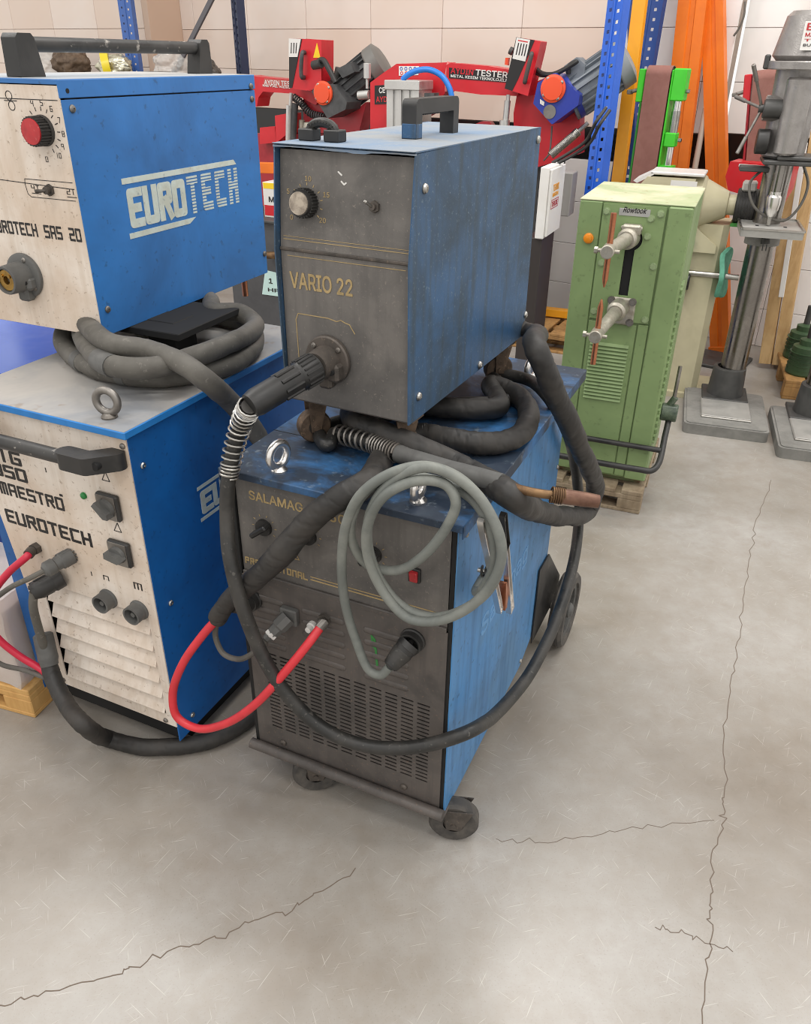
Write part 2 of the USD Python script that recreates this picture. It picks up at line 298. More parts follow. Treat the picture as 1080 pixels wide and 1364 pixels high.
crack([(665, 1118), (720, 1122), (790, 1112), (865, 1100), (960, 1090)], .0006)

WF = Fr(0, 6.761, -.591)      # the tiled wall
grout = mat('grout', '#9b8d82', .8)
cream_t = [mat(f'cream_tile_{i}', c, .16, dirt='#dcc4b2', amt=.4, scale=1.2) for i, c in enumerate(('#e2d2c6', '#e5d7cd', '#decbbd'))]
white_t = [mat(f'white_tile_{i}', c, .16, dirt='#dedad6', amt=.3, scale=1.2) for i, c in enumerate(('#f1efed', '#eeebe8'))]
band_t = [mat('black_tile', '#191818', .14)]
ROWS = [-.03, .252, .537, .822, 1.10, 1.30, 1.587, 1.874, 2.161, 2.448, 2.735]
def tiled(name, x0, x1, y, joints):
    w = number('/World', name)
    m = bx(x0, x1, y+.008, y+.10, 0, 4.6, 0); m.vertices = WF.wld(m.vertices)
    q = usdkit.mesh(stage, w, m, grout); keys(q.GetPrim(), kind='structure')
    js = sorted([x0]+[j for j in joints if x0+.02 < j < x1-.02]+[x1])
    for r in range(len(ROWS)-1):
        for a, b in zip(js, js[1:]):
            t = bx(a+.0016, b-.0016, y-.001, y+.012, max(ROWS[r], 0)+.0016, ROWS[r+1]-.0016, .002); t.vertices = WF.wld(t.vertices)
            mm = band_t if r == 4 else (white_t if (r < 4 or (a+b)/2 > 1.55) else cream_t)
            usdkit.mesh(stage, number(w, 'tile'), t, mm[rng.integers(len(mm))])
    return w
J = [-1.0097+.631*k for k in range(-10, 12)]
tiled('wall_back', -2.43, 2.30, 0., J)
tiled('wall_right', 2.302, 4.6, .15, J)
tiled('wall_left', -5.6, -2.50, -.355, [WF.hit(130, 40, 1, -.355)[0]+.63*k for k in range(-4, 3)])
m = bx(-2.50, -2.43, -.355, .1, 0, 4.6, .002); m.vertices = WF.wld(m.vertices); struct('trim_1', m, mat('pilaster_side', '#c9ad98', .35))

# ------------------------------------------------------------------ shared small builders
def caster(tg, p, r, w, ang, top, wm=wheel_rub, par=None, name='caster', po=None, fm=None):
    fm = fm or dirty_cast
    """swivel caster: p = wheel contact point, ang = axle direction in the plane, top = height of the mounting plate"""
    p = V(*p); c = p+V(0, 0, r); a = V(math.cos(ang), math.sin(ang), 0); b = V(-a[1], a[0], 0)
    tire = lathe([(r*.42, -w/2), (r*.9, -w/2), (r, -w*.32), (r, w*.32), (r*.9, w/2), (r*.42, w/2)], c, a, 30)
    par = tg.part(name, tire, wm)
    tg.part('hub', lathe([(0, -w*.42), (r*.16, -w*.6), (r*.2, -w*.42), (r*.44, -w*.38), (r*.44, w*.38), (r*.2, w*.42), (r*.16, w*.6), (0, w*.42)], c, a, 20), dirty_cast, par)
    k = b*r*.5
    fk = []
    for sg in (-1, 1):
        o = c+a*sg*(w/2+.004)
        pl = Polygon([(-r*.28, -r*.25), (r*.28, -r*.25), (r*.75, top-c[2]-.006), (-r*.4, top-c[2]-.006)])
        g = ext(pl, .003); X = np.eye(4); X[:3, 0] = b; X[:3, 1] = (0, 0, 1); X[:3, 2] = np.cross(b, (0, 0, 1)); X[:3, 3] = o-X[:3, 2]*.0015; g.apply_transform(X); fk.append(g)
        fk.append(hexnut(o, o+a*sg*.005, .007))
    q = c+b*r*.18 if po is None else c+V(po[0], po[1], 0)
    fk += [bx(-w*.9, w*.9, -w*.9, w*.9, -.006, 0, .001).apply_translation((q[0], q[1], top)), cyl((q[0], q[1], top-.014), (q[0], q[1], top-.006), w*.5)]
    tg.part('fork', fk, fm, par)
def eyebolt(tg, p, R=.026, r=.008, yaw=0., mt=chrome, name='eyebolt'):
    c = V(*p)+V(0, 0, R+.012); a = np.linspace(0, 2*np.pi, 30, endpoint=False); d = V(math.cos(yaw), math.sin(yaw), 0)
    ring = tube(c+R*np.cos(a)[:, None]*d+R*np.sin(a)[:, None]*V(0, 0, 1), r, 10, True)
    return tg.part(name, [ring, lathe([(0, 0), (.018, 0), (.018, .004), (.011, .012), (0, .014)], p, (0, 0, 1), 20)], mt)
def dial(x, z, r, n, a0, a1, ln=.004, w=.0008, y=0.):
    g = []
    for t in np.linspace(a0, a1, n):
        u, v = math.cos(t), math.sin(t); g.append(LineString([(x+u*r, z+v*r), (x+u*(r+ln), z+v*(r+ln))]).buffer(w))
    return exz(unary_union(g), y-.0006, y)
def line_art(lines, w, y=0.): return exz(unary_union([LineString(l).buffer(w) for l in lines]), y-.0006, y+.0002)
def knurled(p, d, r, h, n=28):
    """ribbed knob"""
    a = np.linspace(0, 2*np.pi, n*4, endpoint=False); rr = r*(1+.05*np.sign(np.sin(a*n)))
    m = ext(Polygon(np.stack([rr*np.cos(a), rr*np.sin(a)], 1)), h); X = align(d); X[:3, 3] = p; m.apply_transform(X); return m

# ================================================================== dark power source in the middle (C)
FC = Fr(.102, 1.2943, -.425); W, Dp, Z0, ZT = .535, .80, .119, .915
C = T('welding_power_source', 'blue wheeled welding power source with a sooty front grille, carrying the grimy feeder', 'welding machine', FC)
def plate(y0, y1, x0, x1, z0, z1, holes=()):
    g = sbox(x0, z0, x1, z1)
    if len(holes): g = g.difference(unary_union(list(holes)))
    return exz(g, y0, y1)
C.part('body', bx(-W+.006, -.006, .03, Dp-.004, Z0+.02, ZT, .003), inside)
slots = [rrect(-.478+.0402*i, .206+.0119*j, -.478+.0402*i+.031, .206+.0119*j+.0048, .0022) for i in range(11) for j in range(21)]
fp = C.part('front_panel', [plate(.0, .0025, -W+.012, -.012, Z0+.012, .665, slots)], dark_p2)
C.part('dark_backing', bx(-W+.014, -.014, .02, .024, Z0+.015, .66, 0), inside, fp)
for i in range(3):
    for j in range(5):
        x, z = -.47+.158*i, .478+.033*j
        m = trimesh.creation.capsule(.095, .0085, count=[10, 10]); m.apply_transform(trimesh.transformations.rotation_matrix(math.pi/2, (0, 1, 0))); m.apply_scale((1, .55, 1)); m.apply_translation((x, .001, z)); C.part('louver', m, dark_p2, fp)
C.part('control_panel', plate(.006, .012, -W+.016, -.016, .668, .912), dark_p)
C.part('panel_strip', bx(-W+.016, -.016, -.001, .008, .662, .676, .002), dark_p2)
C.part('side_panel', eyz([(0.004, Z0-.006), (.60, Z0-.006), (.76, .17), (Dp, .36), (Dp, ZT), (.004, ZT)], -.003, 0), blueC, label='right blue side panel with faded script lettering')
C.part('side_panel', eyz([(0.004, Z0-.006), (.60, Z0-.006), (.76, .17), (Dp, .36), (Dp, ZT), (.004, ZT)], -W, -W+.003), blueC)
C.part('front_frame', bx(-W+.002, -W+.014, .0, .03, Z0, ZT, .001), inside); C.part('front_frame', bx(-.014, -.003, .004, .03, Z0, ZT, .001), inside)
C.part('rear_panel', bx(-W+.003, -.003, Dp-.004, Dp, .36, ZT, .001), blueC)
# lid with its folded edges
lz = .936
lid = C.part('lid', [bx(-W-.012, .014, -.012, .955, lz-.004, lz, .0015), bx(.011, .014, -.012, .955, lz-.030, lz-.002, .001), bx(-W-.012, -W-.009, -.012, .955, lz-.030, lz-.002, .001), bx(-W-.012, .014, -.012, -.009, lz-.017, lz-.002, .001), bx(-W-.012, .014, .952, .955, lz-.03, lz-.002, .001)], lid_C, label='soot-stained blue lid')
C.part('lid_seam', bx(-W-.012, .0142, .205, .207, lz-.0005, lz+.0006, 0), inside, lid)
eb = [C.t(372, 627, lz), C.t(557, 668, lz), C.t(708, 507, lz)]
for p, yw in zip(eb, (1.38, 1.62, 1.2)): eyebolt(C, (p[0], max(p[1], .02), lz), .0255, .0092, yw)
# front tray edge
C.part('front_bumper', [tube([(-W-.004, -.014, Z0+.012), (.004, -.014, Z0+.012)], .014, 14), bx(-W-.004, .004, -.014, .03, Z0-.006, Z0+.002, .001)], dark_p2)
for u in ((378, 990), (538, 1049)): p = C.f(*u); C.part('screw', screw((p[0], -.001, p[2]+.004), (0, -1, 0), .009), dirty_cast)
# lettering
C.part('lettering', front_txt('SALAMAG', C.f(340, 655)[0]-.022, .866, .135, .021, .006, True), gold_ink)
C.part('lettering', front_txt('450', C.f(430, 684)[0]-.01, .862, .06, .021, .006, True), gold_ink)
p = C.f(338, 752); C.part('lettering', exz(stroke('PROFESSIONAL', p[0]-.027, p[2]-.006, .165, .018, 1.5, 2.4), .0052, .0062), gold_ink)
C.part('trim_line', [bx(p[0]+.145, -.02, .0052, .0062, p[2]-.002, p[2]+.001, 0), bx(p[0]+.145, -.02, .0052, .0062, p[2]+.006, p[2]+.008, 0)], gold_ink)
C.part('lettering', exz(stroke('+', C.f(367, 803)[0], C.f(367, 807)[2], .022, .022, 1.6), -.0008, 0), black_ink)
C.part('lettering', exz(stroke('-', C.f(514, 845)[0], C.f(514, 850)[2], .022, .022, 1.6), -.0008, 0), black_ink)
C.part('green_mark', line_art([[C.f(*u)[[0, 2]] for u in ((503, 893), (501, 870), (499, 852), (495, 847), (497, 860), (501, 866))]], .0025, -.0004), green_ink)
q = C.f(392, 738, .006)
C.part('warning_triangle', line_art([[(q[0]-.012, q[2]-.012), (q[0]+.012, q[2]-.012), (q[0], q[2]+.014), (q[0]-.012, q[2]-.012)]], .0007, .0054), gold_ink)
# faded script on the right side
sc = txt('Salamag', .34, .06, True); sc.apply_transform(np.array([[1, .25, 0, 0], [0, 1, 0, 0], [0, 0, 1, 0], [0, 0, 0, 1.]])); sc.apply_transform(YZ); sc = rot(sc, -.62, (1, 0, 0)); a, b = C.r(640, 850), C.r(706, 735)
sc = txt('Salamag', .36, .055, True); sc.apply_transform(trimesh.transformations.rotation_matrix(math.atan2(b[2]-a[2], b[1]-a[1]), (0, 0, 1))); sc.apply_transform(YZ); sc.apply_translation((0., a[1], a[2]))
C.part('lettering', sc, faint_ink, label='faded script lettering')
# rotary knobs, rocker switch
for u in ((352, 702), (411, 714), (497, 738)):
    p = C.f(*u, .006)
    k = C.part('rotary_switch', [lathe([(0, 0), (.020, 0), (.019, .008), (0, .008)], (p[0], .006, p[2]), (0, -1, 0)), rot(bx(-.006, .006, -.030, -.006, -.026, .026, .003), .9, (0, 1, 0)).apply_translation((p[0], .006, p[2]))], black_pl)
    C.part('scale_ticks', dial(p[0], p[2], .027, 8, -.6, 3.8, y=.006), gold_ink)
p = C.f(553, 765, .006)
k = C.part('rocker_switch', bx(p[0]-.013, p[0]+.013, -.002, .008, p[2]-.017, p[2]+.017, .002), black_pl); C.part('rocker', rot(bx(-.009, .009, -.006, .004, -.013, .013, .002), .18, (1, 0, 0)).apply_translation((p[0], -.002, p[2])), red_pl, k)
def panel_socket(tg, p, r, mt=black_pl, L=.02):
    return tg.part('socket', [lathe([(0, .002), (r*1.12, 0), (r*1.12, .004), (r, .006), (r, L), (r*.8, L), (r*.72, L*.35), (r*.3, L*.35), (r*.26, L*.8), (0, L*.8)], p, (0, -1, 0))], mt)
pc1, pc2, pc3, pc4 = C.f(335, 797), C.f(388, 818), C.f(434, 823), C.f(550, 852)
panel_socket(C, (pc1[0], 0, pc1[2]), .026); panel_socket(C, (pc4[0], 0, pc4[2]), .026)
C.part('control_socket', bx(pc2[0]-.022, pc2[0]+.022, -.016, .001, pc2[2]-.022, pc2[2]+.022, .003), grey_pl)
C.part('hose_fitting', [hexnut((pc3[0], 0, pc3[2]), (pc3[0], -.012, pc3[2]), .015), cyl((pc3[0], -.012, pc3[2]), (pc3[0], -.022, pc3[2]), .010)], steel_dull)
pw = C.f(417, 832); C.part('cable_gland', lathe([(0, 0), (.011, 0), (.011, .01), (.008, .012), (.007, .024), (0, .026)], (pw[0], 0, pw[2]), (0, -1, 0)), white_pl)
# chassis wheels
a = C.t(600, 1120, 0); b = C.t(406, 1054, 0)
caster(C, (a[0]-.002, a[1]+.02, 0), .062, .040, -1.25, Z0-.002, po=(-.058, .052)); caster(C, (b[0]+.02, b[1]+.03, 0), .062, .040, -1.05, Z0-.002, po=(-.0, .05))
def spoked_wheel(tg, c, R, w, mt=wheel_rub):
    tire = lathe([(R*.74, -w/2), (R*.93, -w/2), (R, -w*.3), (R, -w*.12), (R*.985, -w*.09), (R*.985, w*.09), (R, w*.12), (R, w*.3), (R*.93, w/2), (R*.74, w/2), (R*.70, w*.2), (R*.70, -w*.2), (R*.74, -w/2)], c, (1, 0, 0), 48)
    k = tg.part('rear_wheel', tire, mt); rim = [lathe([(R*.60, -w*.3), (R*.76, -w*.36), (R*.76, w*.36), (R*.60, w*.3), (R*.60, -w*.3)], c, (1, 0, 0), 40), lathe([(0, -w*.55), (R*.12, -w*.55), (R*.2, -w*.4), (R*.2, w*.4), (R*.12, w*.6), (0, w*.6)], c, (1, 0, 0), 24)]
    for i in range(5):
        t = i*2*math.pi/5+.3; rim.append(rot(bx(-w*.2, w*.2, -R*.07, R*.07, R*.15, R*.66, .003), t, (1, 0, 0)).apply_translation(c))
    tg.part('rim', rim, grey_pl, k)
wc = C.r(762, 803, .075); RW = .128
spoked_wheel(C, V(.050, wc[1]+.01, RW), RW, .048); spoked_wheel(C, V(-W-.05, wc[1]+.01, RW), RW, .048)
C.part('axle', tube([(-W-.07, wc[1]+.01, RW), (.07, wc[1]+.01, RW)], .011, 12), steel_dull)
C.part('rear_platform', [bx(-W+.05, -.02, .70, 1.02, .16, .175, .002), eyz([(.70, .13), (1.0, .13), (1.0, .2), (.80, .40), (.70, .40)], .002, .006), eyz([(.70, .13), (1.0, .13), (1.0, .2), (.80, .40), (.70, .40)], -W-.006, -W-.002)], black_pl)
for y, z in ((.045, .885), (.60, .135), (.785, .70), (.77, .30)): C.part('screw', screw((0, y, z), (1, 0, 0), .007), steel)

# ================================================================== grimy feeder box on top (D)
FD = Fr(.0066, 1.500, -.463); w = .300
D = T('wire_feeder', 'grimy blue wire feeder box with dark front and gold lettering on small castors', 'wire feeder', FD)
prof = [(-.006, 1.045), (.69, 1.047), (.682, 1.557), (.006, 1.552), (-.014, 1.366)]
pi = [(.004, 1.050), (.68, 1.052), (.672, 1.549), (.018, 1.545), (-.004, 1.366)]
cov = [eyz(prof, -.003, 0), eyz(prof, -w, -w+.003), bx(-w, 0, .006, .682, 1.5525, 1.5555, .001)]
D.part('cover', cov, blueD, label='streaked grimy blue cover')
lip = Polygon([(-w, 1.552)]+[(-w+w*t, 1.5495+.0012*math.sin(9*t)-.0015*(abs(t-.62) < .05)) for t in np.linspace(0, 1, 25)]+[(0, 1.552)])
D.part('dusty_top', [bx(-w+.001, -.001, .0, .683, 1.5553, 1.5565, .0004), exz(lip.buffer(.0005), .004, .007)], dust_D, label='dusty top sheet with a bent front lip')
D.part('body', eyz([(p[0]+.02, p[1]) for p in pi[:1]]+[pi[1], pi[2]]+[(.035, 1.545), (.02, 1.366)], -w+.004, -.004), inside)
def dface(z):     # y of the front face at height z
    return .002 if z < 1.366 else .002+(z-1.366)/(1.546-1.366)*.018
lowp = exz(sbox(-w+.005, 1.048, -.005, 1.363), .002, .006); 
D.part('front_panel', lowp, dark_p, label='lower front panel')
TL = math.atan2(.018, .18)
def tilt(m): return rot(m, -TL, (1, 0, 0), (0, .002, 1.366))
D.part('control_panel', tilt(exz(sbox(-w+.005, 1.367, -.005, 1.546), .002, .006)), dark_p, label='tilted upper control panel')
D.part('panel_seam', [bx(-w+.004, -.004, -.0015, .004, 1.362, 1.3685, .0015)], dirty_cast)
D.part('lettering', front_txt('VARIO 22', -.277, 1.290, .146, .031, .0016, True), gold_ink)
D.part('trim_line', [bx(-w+.02, -.015, .0012, .0022, 1.352, 1.3532, 0)], gold_ink)
D.part('trim_line', tilt(cat(bx(-w+.012, -.01, .0012, .0022, 1.383, 1.3842, 0), bx(-w+.012, -.01, .0012, .0022, 1.389, 1.3898, 0))), gold_ink)
D.part('torch_symbol', line_art([[(-.265, 1.12), (-.268, 1.225), (-.262, 1.238), (-.19, 1.238), (-.17, 1.234), (-.16, 1.238), (-.15, 1.234), (-.14, 1.232), (-.128, 1.215)]], .0008, .0018), gold_ink)
kx, kz = D.f(409, 270, .012)[[0, 2]]
def onp(m): return tilt(m)
kn = D.part('knob', onp(cat(knurled((kx, .002, kz), (0, -1, 0), .026, .020), lathe([(.022, 0), (.0235, .024), (.0225, .028), (0, .028)], (kx, .002, kz), (0, -1, 0)))), black_pl)
D.part('knob_cap', onp(lathe([(0, .026), (.0215, .026), (.0205, .0302), (0, .031)], (kx, .002, kz), (0, -1, 0))), mat('worn_aluminium_cap', '#b5aa9b', .5, .5, dirt='#7c7268', amt=.7, scale=60.), kn)
for i, s_ in enumerate(('0', '5', '10', '15', '20')):
    t = math.radians(222-i*66); D.part('dial_number', onp(front_txt(s_, kx+.045*math.cos(t)-.004, kz+.043*math.sin(t)-.004, None, .009, .0018)), gold_ink)
D.part('scale_ticks', onp(dial(kx, kz, .032, 11, -.7, 3.85, y=.002)), gold_ink)
tx, tz = D.f(500, 275, .012)[[0, 2]]
sw = D.part('toggle_switch', onp(cat(hexnut((tx, .002, tz), (tx, -.005, tz), .011), cyl((tx, -.005, tz), (tx, -.012, tz), .006))), dirty_cast)
D.part('toggle_lever', onp(lathe([(0, 0), (.0022, 0), (.0036, .018), (.002, .021), (0, .021)], (tx, -.010, tz), (-.35, -.8, .5))), steel, sw)
D.part('scratch', onp(line_art([[(-.165, 1.513), (-.158, 1.508)], [(-.158, 1.497), (-.152, 1.492), (-.148, 1.495)]], .0014, .0018)), white_pl)
# round torch socket
ex, ez = -.190, 1.152
fl_ = D.part('torch_socket', [lathe([(0, 0), (.050, 0), (.052, .003), (.052, .010), (.049, .013), (0, .013)], (ex, .002, ez), (0, -1, 0), 40), lathe([(0, .012), (.034, .012), (.031, .045), (.029, .058), (0, .058)], (ex, .002, ez), (0, -1, 0)), bx(ex+.012, ex+.040, -.034, .0, ez-.036, ez+.002, .006), bx(ex-.012, ex+.02, -.03, .0, ez-.055, ez-.02, .006)], dirty_cast)
for t in (.75, 2.35, 3.9, 5.5): D.part('screw', screw((ex+.041*math.cos(t), -.011, ez+.041*math.sin(t)), (0, -1, 0), .006), steel_dull, fl_)
D.part('release_button', cyl((ex+.028, -.034, ez-.012), (ex+.028, -.041, ez-.012), .006), inside, fl_)
# side screws
for u in ((565, 251), (557, 528), (638, 486), (716, 186), (699, 419)): 
    p = D.r(*u); D.part('screw', screw((0, p[1], p[2]), (1, 0, 0), .0095), steel)
# handles
hx0 = -.118; hy0, hy1 = .225, .405
def arch(x, y0, y1, z, h, wd, th, r, mt, name, lab=None):
    o = LineString([(y0, z), (y0, z+h), (y1, z+h), (y1, z)]).buffer(th, cap_style=2, join_style=1)
    o = o.intersection(sbox(y0-1, z, y1+1, z+h+th))
    return D.part(name, eyz(o, x-wd, x+wd), mt, label=lab)
hd = arch(hx0, hy0, hy1, 1.5565, .058, .016, .0135, .02, black_pl, 'carrying_handle')
D.part('grip_ribs', [bx(hx0-.012, hx0+.012, y, y+.004, 1.598, 1.6025, .001) for y in np.arange(hy0+.03, hy1-.03, .008)], black_pl, hd)
D.part('handle_foot', [bx(hx0-.0165, hx0+.0165, y-.0145, y+.0145, 1.5565, 1.585, .002) for y in (hy0,)], blueD, hd)
sx, sy = D.t(430, 188, 1.5565)[:2]
st = D.part('strap_handle', [bx(sx-.045, sx-.012, sy-.018, sy+.014, 1.5565, 1.578, .002), bx(sx+.012, sx+.045, sy-.018, sy+.014, 1.5565, 1.578, .002)], black_pl)
a = np.linspace(0, math.pi, 15); D.part('rubber_loop', [tube(np.stack([sx-.028+.056*(1-np.cos(a))/2, np.full(15, sy), 1.572+.017*np.sin(a)], 1), .009, 10)]+[tube([(sx-.026+.0065*i, sy-.010, 1.584+.007*math.sin(i/8*math.pi)), (sx-.026+.0065*i, sy+.010, 1.584+.007*math.sin(i/8*math.pi))], .0022, 6) for i in range(9)], rubber, st)
D.part('base_plate', bx(-w+.004, -.004, .004, .68, 1.044, 1.05, .001), dark_p2)
for (x, y, an) in ((-.262, .04, -.7), (-.035, .04, -1.0), (-.268, .62, .2), (-.035, .60, -.9)): caster(D, (x, y, .9365), .038, .030, an, 1.044, rusty_cast, fm=rusty_cast)

# ================================================================== left pair: power source (B) and feeder (A)
FB = Fr(-.607, 1.562, -.424); WB, DB = .50, .78
B = T('welding_power_source', 'white fronted blue power source with louvred grille below the left feeder', 'welding machine', FB)
bz0, bz1 = .122, .976
lou = [sbox(-.385, .160, -.03, .485)]; pan = Polygon([(-.41, bz0), (-.001, bz0), (-.001, bz1), (-WB, bz1), (-WB, .86)])
B.part('body', bx(-WB+.005, -.005, .02, DB, bz0+.004, bz1, .002), inside)
fpB = B.part('front_panel', exz(pan.difference(lou[0]), 0, .003), white_p, label='cream white front panel'); B.part('front_post', exz(Polygon([(-WB, bz0-.02), (-.41, bz0-.02), (-.41, bz0), (-WB, .86)]).buffer(.0), .001, .02), blueB)
for j in range(6):
    z = .166+.053*j
    B.part('louver_slat', eyz([(-.006, z), (-.004, z-.002), (.018, z+.050), (.016, z+.052)], -.373, -.031), white_p, fpB)
B.part('side_panel', bx(-.004, 0, .003, DB, bz0-.055, bz1, .001), blueB, label='deep blue right side panel with part of a logo')
B.part('side_panel', bx(-WB, -WB+.004, .003, DB, bz0-.055, bz1, .001), blueB)
B.part('bottom_sill', bx(-WB+.02, -.02, .03, DB-.02, bz0-.08, bz0, .002), inside)
for x in (-WB+.03, -.09): B.part('foot', bx(x, x+.06, .08, DB-.05, 0, bz0-.08, .003), inside)
bl = B.part('lid', bx(-WB-.012, .012, -.014, DB+.012, .978, .996, .002), blue_edge)
B.part('dust_layer', bx(-WB-.010, .010, -.012, DB+.010, .9955, .9968, .0005), lid_B, bl, label='grey dust film on the lid')
p = B.t(146, 556, .9965); eyebolt(B, (p[0], p[1], .9965), .026, .0088, .2, steel_dull)
p = B.t(100, 455, .9965)
# front handle bar
hz = .925
B.part('handle_bar', tube([(-WB+.03, -.055, hz), (-.115, -.055, hz)], .0165, 18), black_worn)
for x0, x1, sg in ((-.125, -.012, 1), (-WB+.012, -WB+.125, -1)):
    g = LineString([(-.055, x0 if sg > 0 else x1), (-.055, (x0+x1)/2), (-.012, x1-.014 if sg > 0 else x0+.014)]).buffer(.021)
    m = ext(g, .040); m.apply_transform(np.array([[0, 1, 0, 0], [1, 0, 0, 0], [0, 0, -1, 0], [0, 0, 0, 1.]])); m.apply_translation((0, 0, hz+.020))
    hb = B.part('handle_bracket', m, black_pl); xx = (x0+x1)/2+sg*.028; B.part('screw_recess', cyl((xx, -.050, hz), (xx, -.0625, hz), .009), inside, hb)
# lettering of the front
def ttxt(s, u0, u1, h, sw=1.35, dz=0., y=-.0008, tg=B, mt=black_ink, gap=2.2):
    a, b = tg.f(*u0), tg.f(*u1); return tg.part('lettering', exz(stroke(s, a[0], (a[2]+b[2])/2+dz, b[0]-a[0], h, sw, gap), y, y+.001), mt)
a = B.f(30, 622); b = B.f(38, 644)
B.part('lettering', exz(stroke('MIG', a[0]-.118, a[2], .118, .036, 1.4, 2.0), -.0008, 0), black_ink)
B.part('lettering', exz(stroke('350', b[0]-.118, b[2], .118, .036, 1.4, 2.0), -.0008, 0), black_ink)
ttxt('MAESTRO', (2, 657), (87, 681), .036, 1.35); ttxt('EUROTECH', (12, 700), (123, 724), .040, 1.4)
a = B.f(82, 664); B.part('lettering', bx(a[0]-.004, a[0]+.006, -.0008, 0, a[2]+.006, a[2]+.012, 0), black_ink)
for u, s_ in (((143, 770), 'n'), ((184, 782), 'M')):
    a = B.f(*u); B.part('lettering', exz(stroke(s_, a[0]-.013, a[2]-.008, .026 if s_ == 'M' else .018, .020, .7), -.0008, 0), black_ink)
for u in ((122, 764), (61, 626)): a = B.f(*u); B.part('lettering', bx(a[0]-.0012, a[0]+.0012, -.0008, 0, a[2]-.006, a[2]+.006, 0), black_ink)
for u in ((140, 634), (156, 702)):
    a = B.f(*u); x, z = a[0], a[2]; B.part('warning_triangle', line_art([[(x-.011, z-.012), (x+.011, z-.012), (x+.003, z+.012), (x-.011, z-.012)]], .0008, -.0004), black_ink)
a = B.f(112, 660); B.part('indicator_lamp', lathe([(0, 0), (.009, 0), (.008, .005), (.004, .008), (0, .009)], (a[0], 0, a[2]), (0, -1, 0), 18), green_led)
for u, an in (((148, 673), .75), ((163, 735), .12)):
    a = B.f(*u); x, z = a[0], a[2]
    k = B.part('selector_switch', bx(x-.032, x+.032, -.014, 0, z-.034, z+.034, .004), black_pl)
    B.part('face_plate', bx(x-.029, x+.026, -.0152, -.0138, z-.031, z+.031, .0005), steel_dull, k)
    m = ext(Polygon([(-.024, -.008), (.016, -.010), (.026, 0), (.016, .010), (-.024, .008)]), .022); m.apply_transform(XZ); B.part('pointer_knob', [rot(m, an, (0, 1, 0)).apply_translation((x, -.016-.022+.022, z)), lathe([(0, 0), (.023, 0), (.021, .01), (0, .01)], (x, -.014, z), (0, -1, 0))], grey_pl, k)
    for t in np.linspace(.4, 2.8, 5): pass
for u in ((145, 797), (186, 812)):
    a = B.f(*u); panel_socket(B, (a[0], 0, a[2]), .025, grey_pl, .032)
for x, z in ((-.012, .955), (-WB+.10, .138), (-.035, .135)): B.part('screw', screw((x, -.001, z), (0, -1, 0), .007), steel_dull)
for u in ((190, 620), (227, 803), (256, 952)): p = B.r(*u); B.part('screw', screw((0, p[1], p[2]), (1, 0, 0), .008), steel)
def logo(tg, y0, y1, zt, zb, name='logo'):
    """two-tone sign: EURO solid, TECH striped, a bar above and one below; on the x = 0 side, from y0 to y1"""
    Wd, Hh = y1-y0, zt-zb; b = Hh*.095; lh = Hh*.66; lb = zb+Hh*.165
    e = stroke('EURO', y0+.02*Wd, lb, Wd*.47, lh, 1.75, 1.9, cw=3.0); t = stroke('TECH', y0+.51*Wd, lb, Wd*.49, lh*1.05, 1.75, 3.5, cw=3.2)
    st_ = unary_union([sbox(y0, lb+k*lh*.088, y1+.1, lb+k*lh*.088+lh*.054) for k in range(14)])
    top = Polygon([(y0, zt-b), (y0, zt), (y1-.012, zt), (y1, zt-b)]); bot = Polygon([(y0, zb), (y0, zb+b), (y0+Wd*.56, zb+b), (y0+Wd*.50, zb)])
    return tg.part(name, eyz(unary_union([top, bot, e, t.intersection(st_)]), -.0002, .0008), pale_ink)
p, q = B.r(262, 650), B.r(262, 700); logo(B, p[1], p[1]+.42, p[2], q[2])

FA = Fr(-.750, 1.901, -.402); WA, DA = .43, .755
A = T('wire_feeder', 'clean blue wire feeder box with cream front and large two-tone lettering on its side', 'wire feeder', FA)
az0, az1 = 1.092, 1.648
A.part('body', bx(-WA+.005, -.005, .02, DA-.01, az0+.002, az1-.004, .002), inside)
A.part('front_panel', bx(-WA, -.001, 0, .003, az0, az1-.012, .001), white_p, label='cream white front panel')
zs = 1.612
A.part('side_panel', bx(-.004, 0, .002, DA, az0-.002, zs-.003, .001), blueA)
A.part('side_panel', bx(-WA, -WA+.004, .002, DA, az0-.002, zs-.003, .001), blueA)
A.part('top_cover', [bx(-WA-.001, .001, -.001, DA+.001, az1-.003, az1, .001), bx(-.002, .0015, -.001, DA+.001, zs, az1-.001, .001), bx(-WA-.0015, -WA+.002, -.001, DA+.001, zs, az1-.001, .001), bx(-WA, 0, -.0012, .002, az1-.010, az1-.001, .0005)], blueA)
A.part('dust_layer', bx(-WA, 0, 0, DA, az1-.0002, az1+.0008, .0003), dust_top)
A.part('rear_panel', bx(-WA+.004, -.004, DA-.006, DA-.002, az0, az1-.004, .001), blueA)
for u in ((96, 145), (333, 115), (335, 132), (143, 412), (352, 338)): p = A.r(*u); A.part('screw', screw((0 if u[1] > 125 else .0015, min(p[1], DA-.012), p[2]), (1, 0, 0), .0085), steel_dull)
p = A.r(89, 121); A.part('screw_hole', cyl((.0005, p[1], p[2]), (.0022, p[1], p[2]), .005), inside)
p, q = A.r(163, 238), A.r(314, 216); p2 = A.r(165, 321); logo(A, p[1]-.005, q[1], (p[2]+q[2])/2+.004, p2[2])
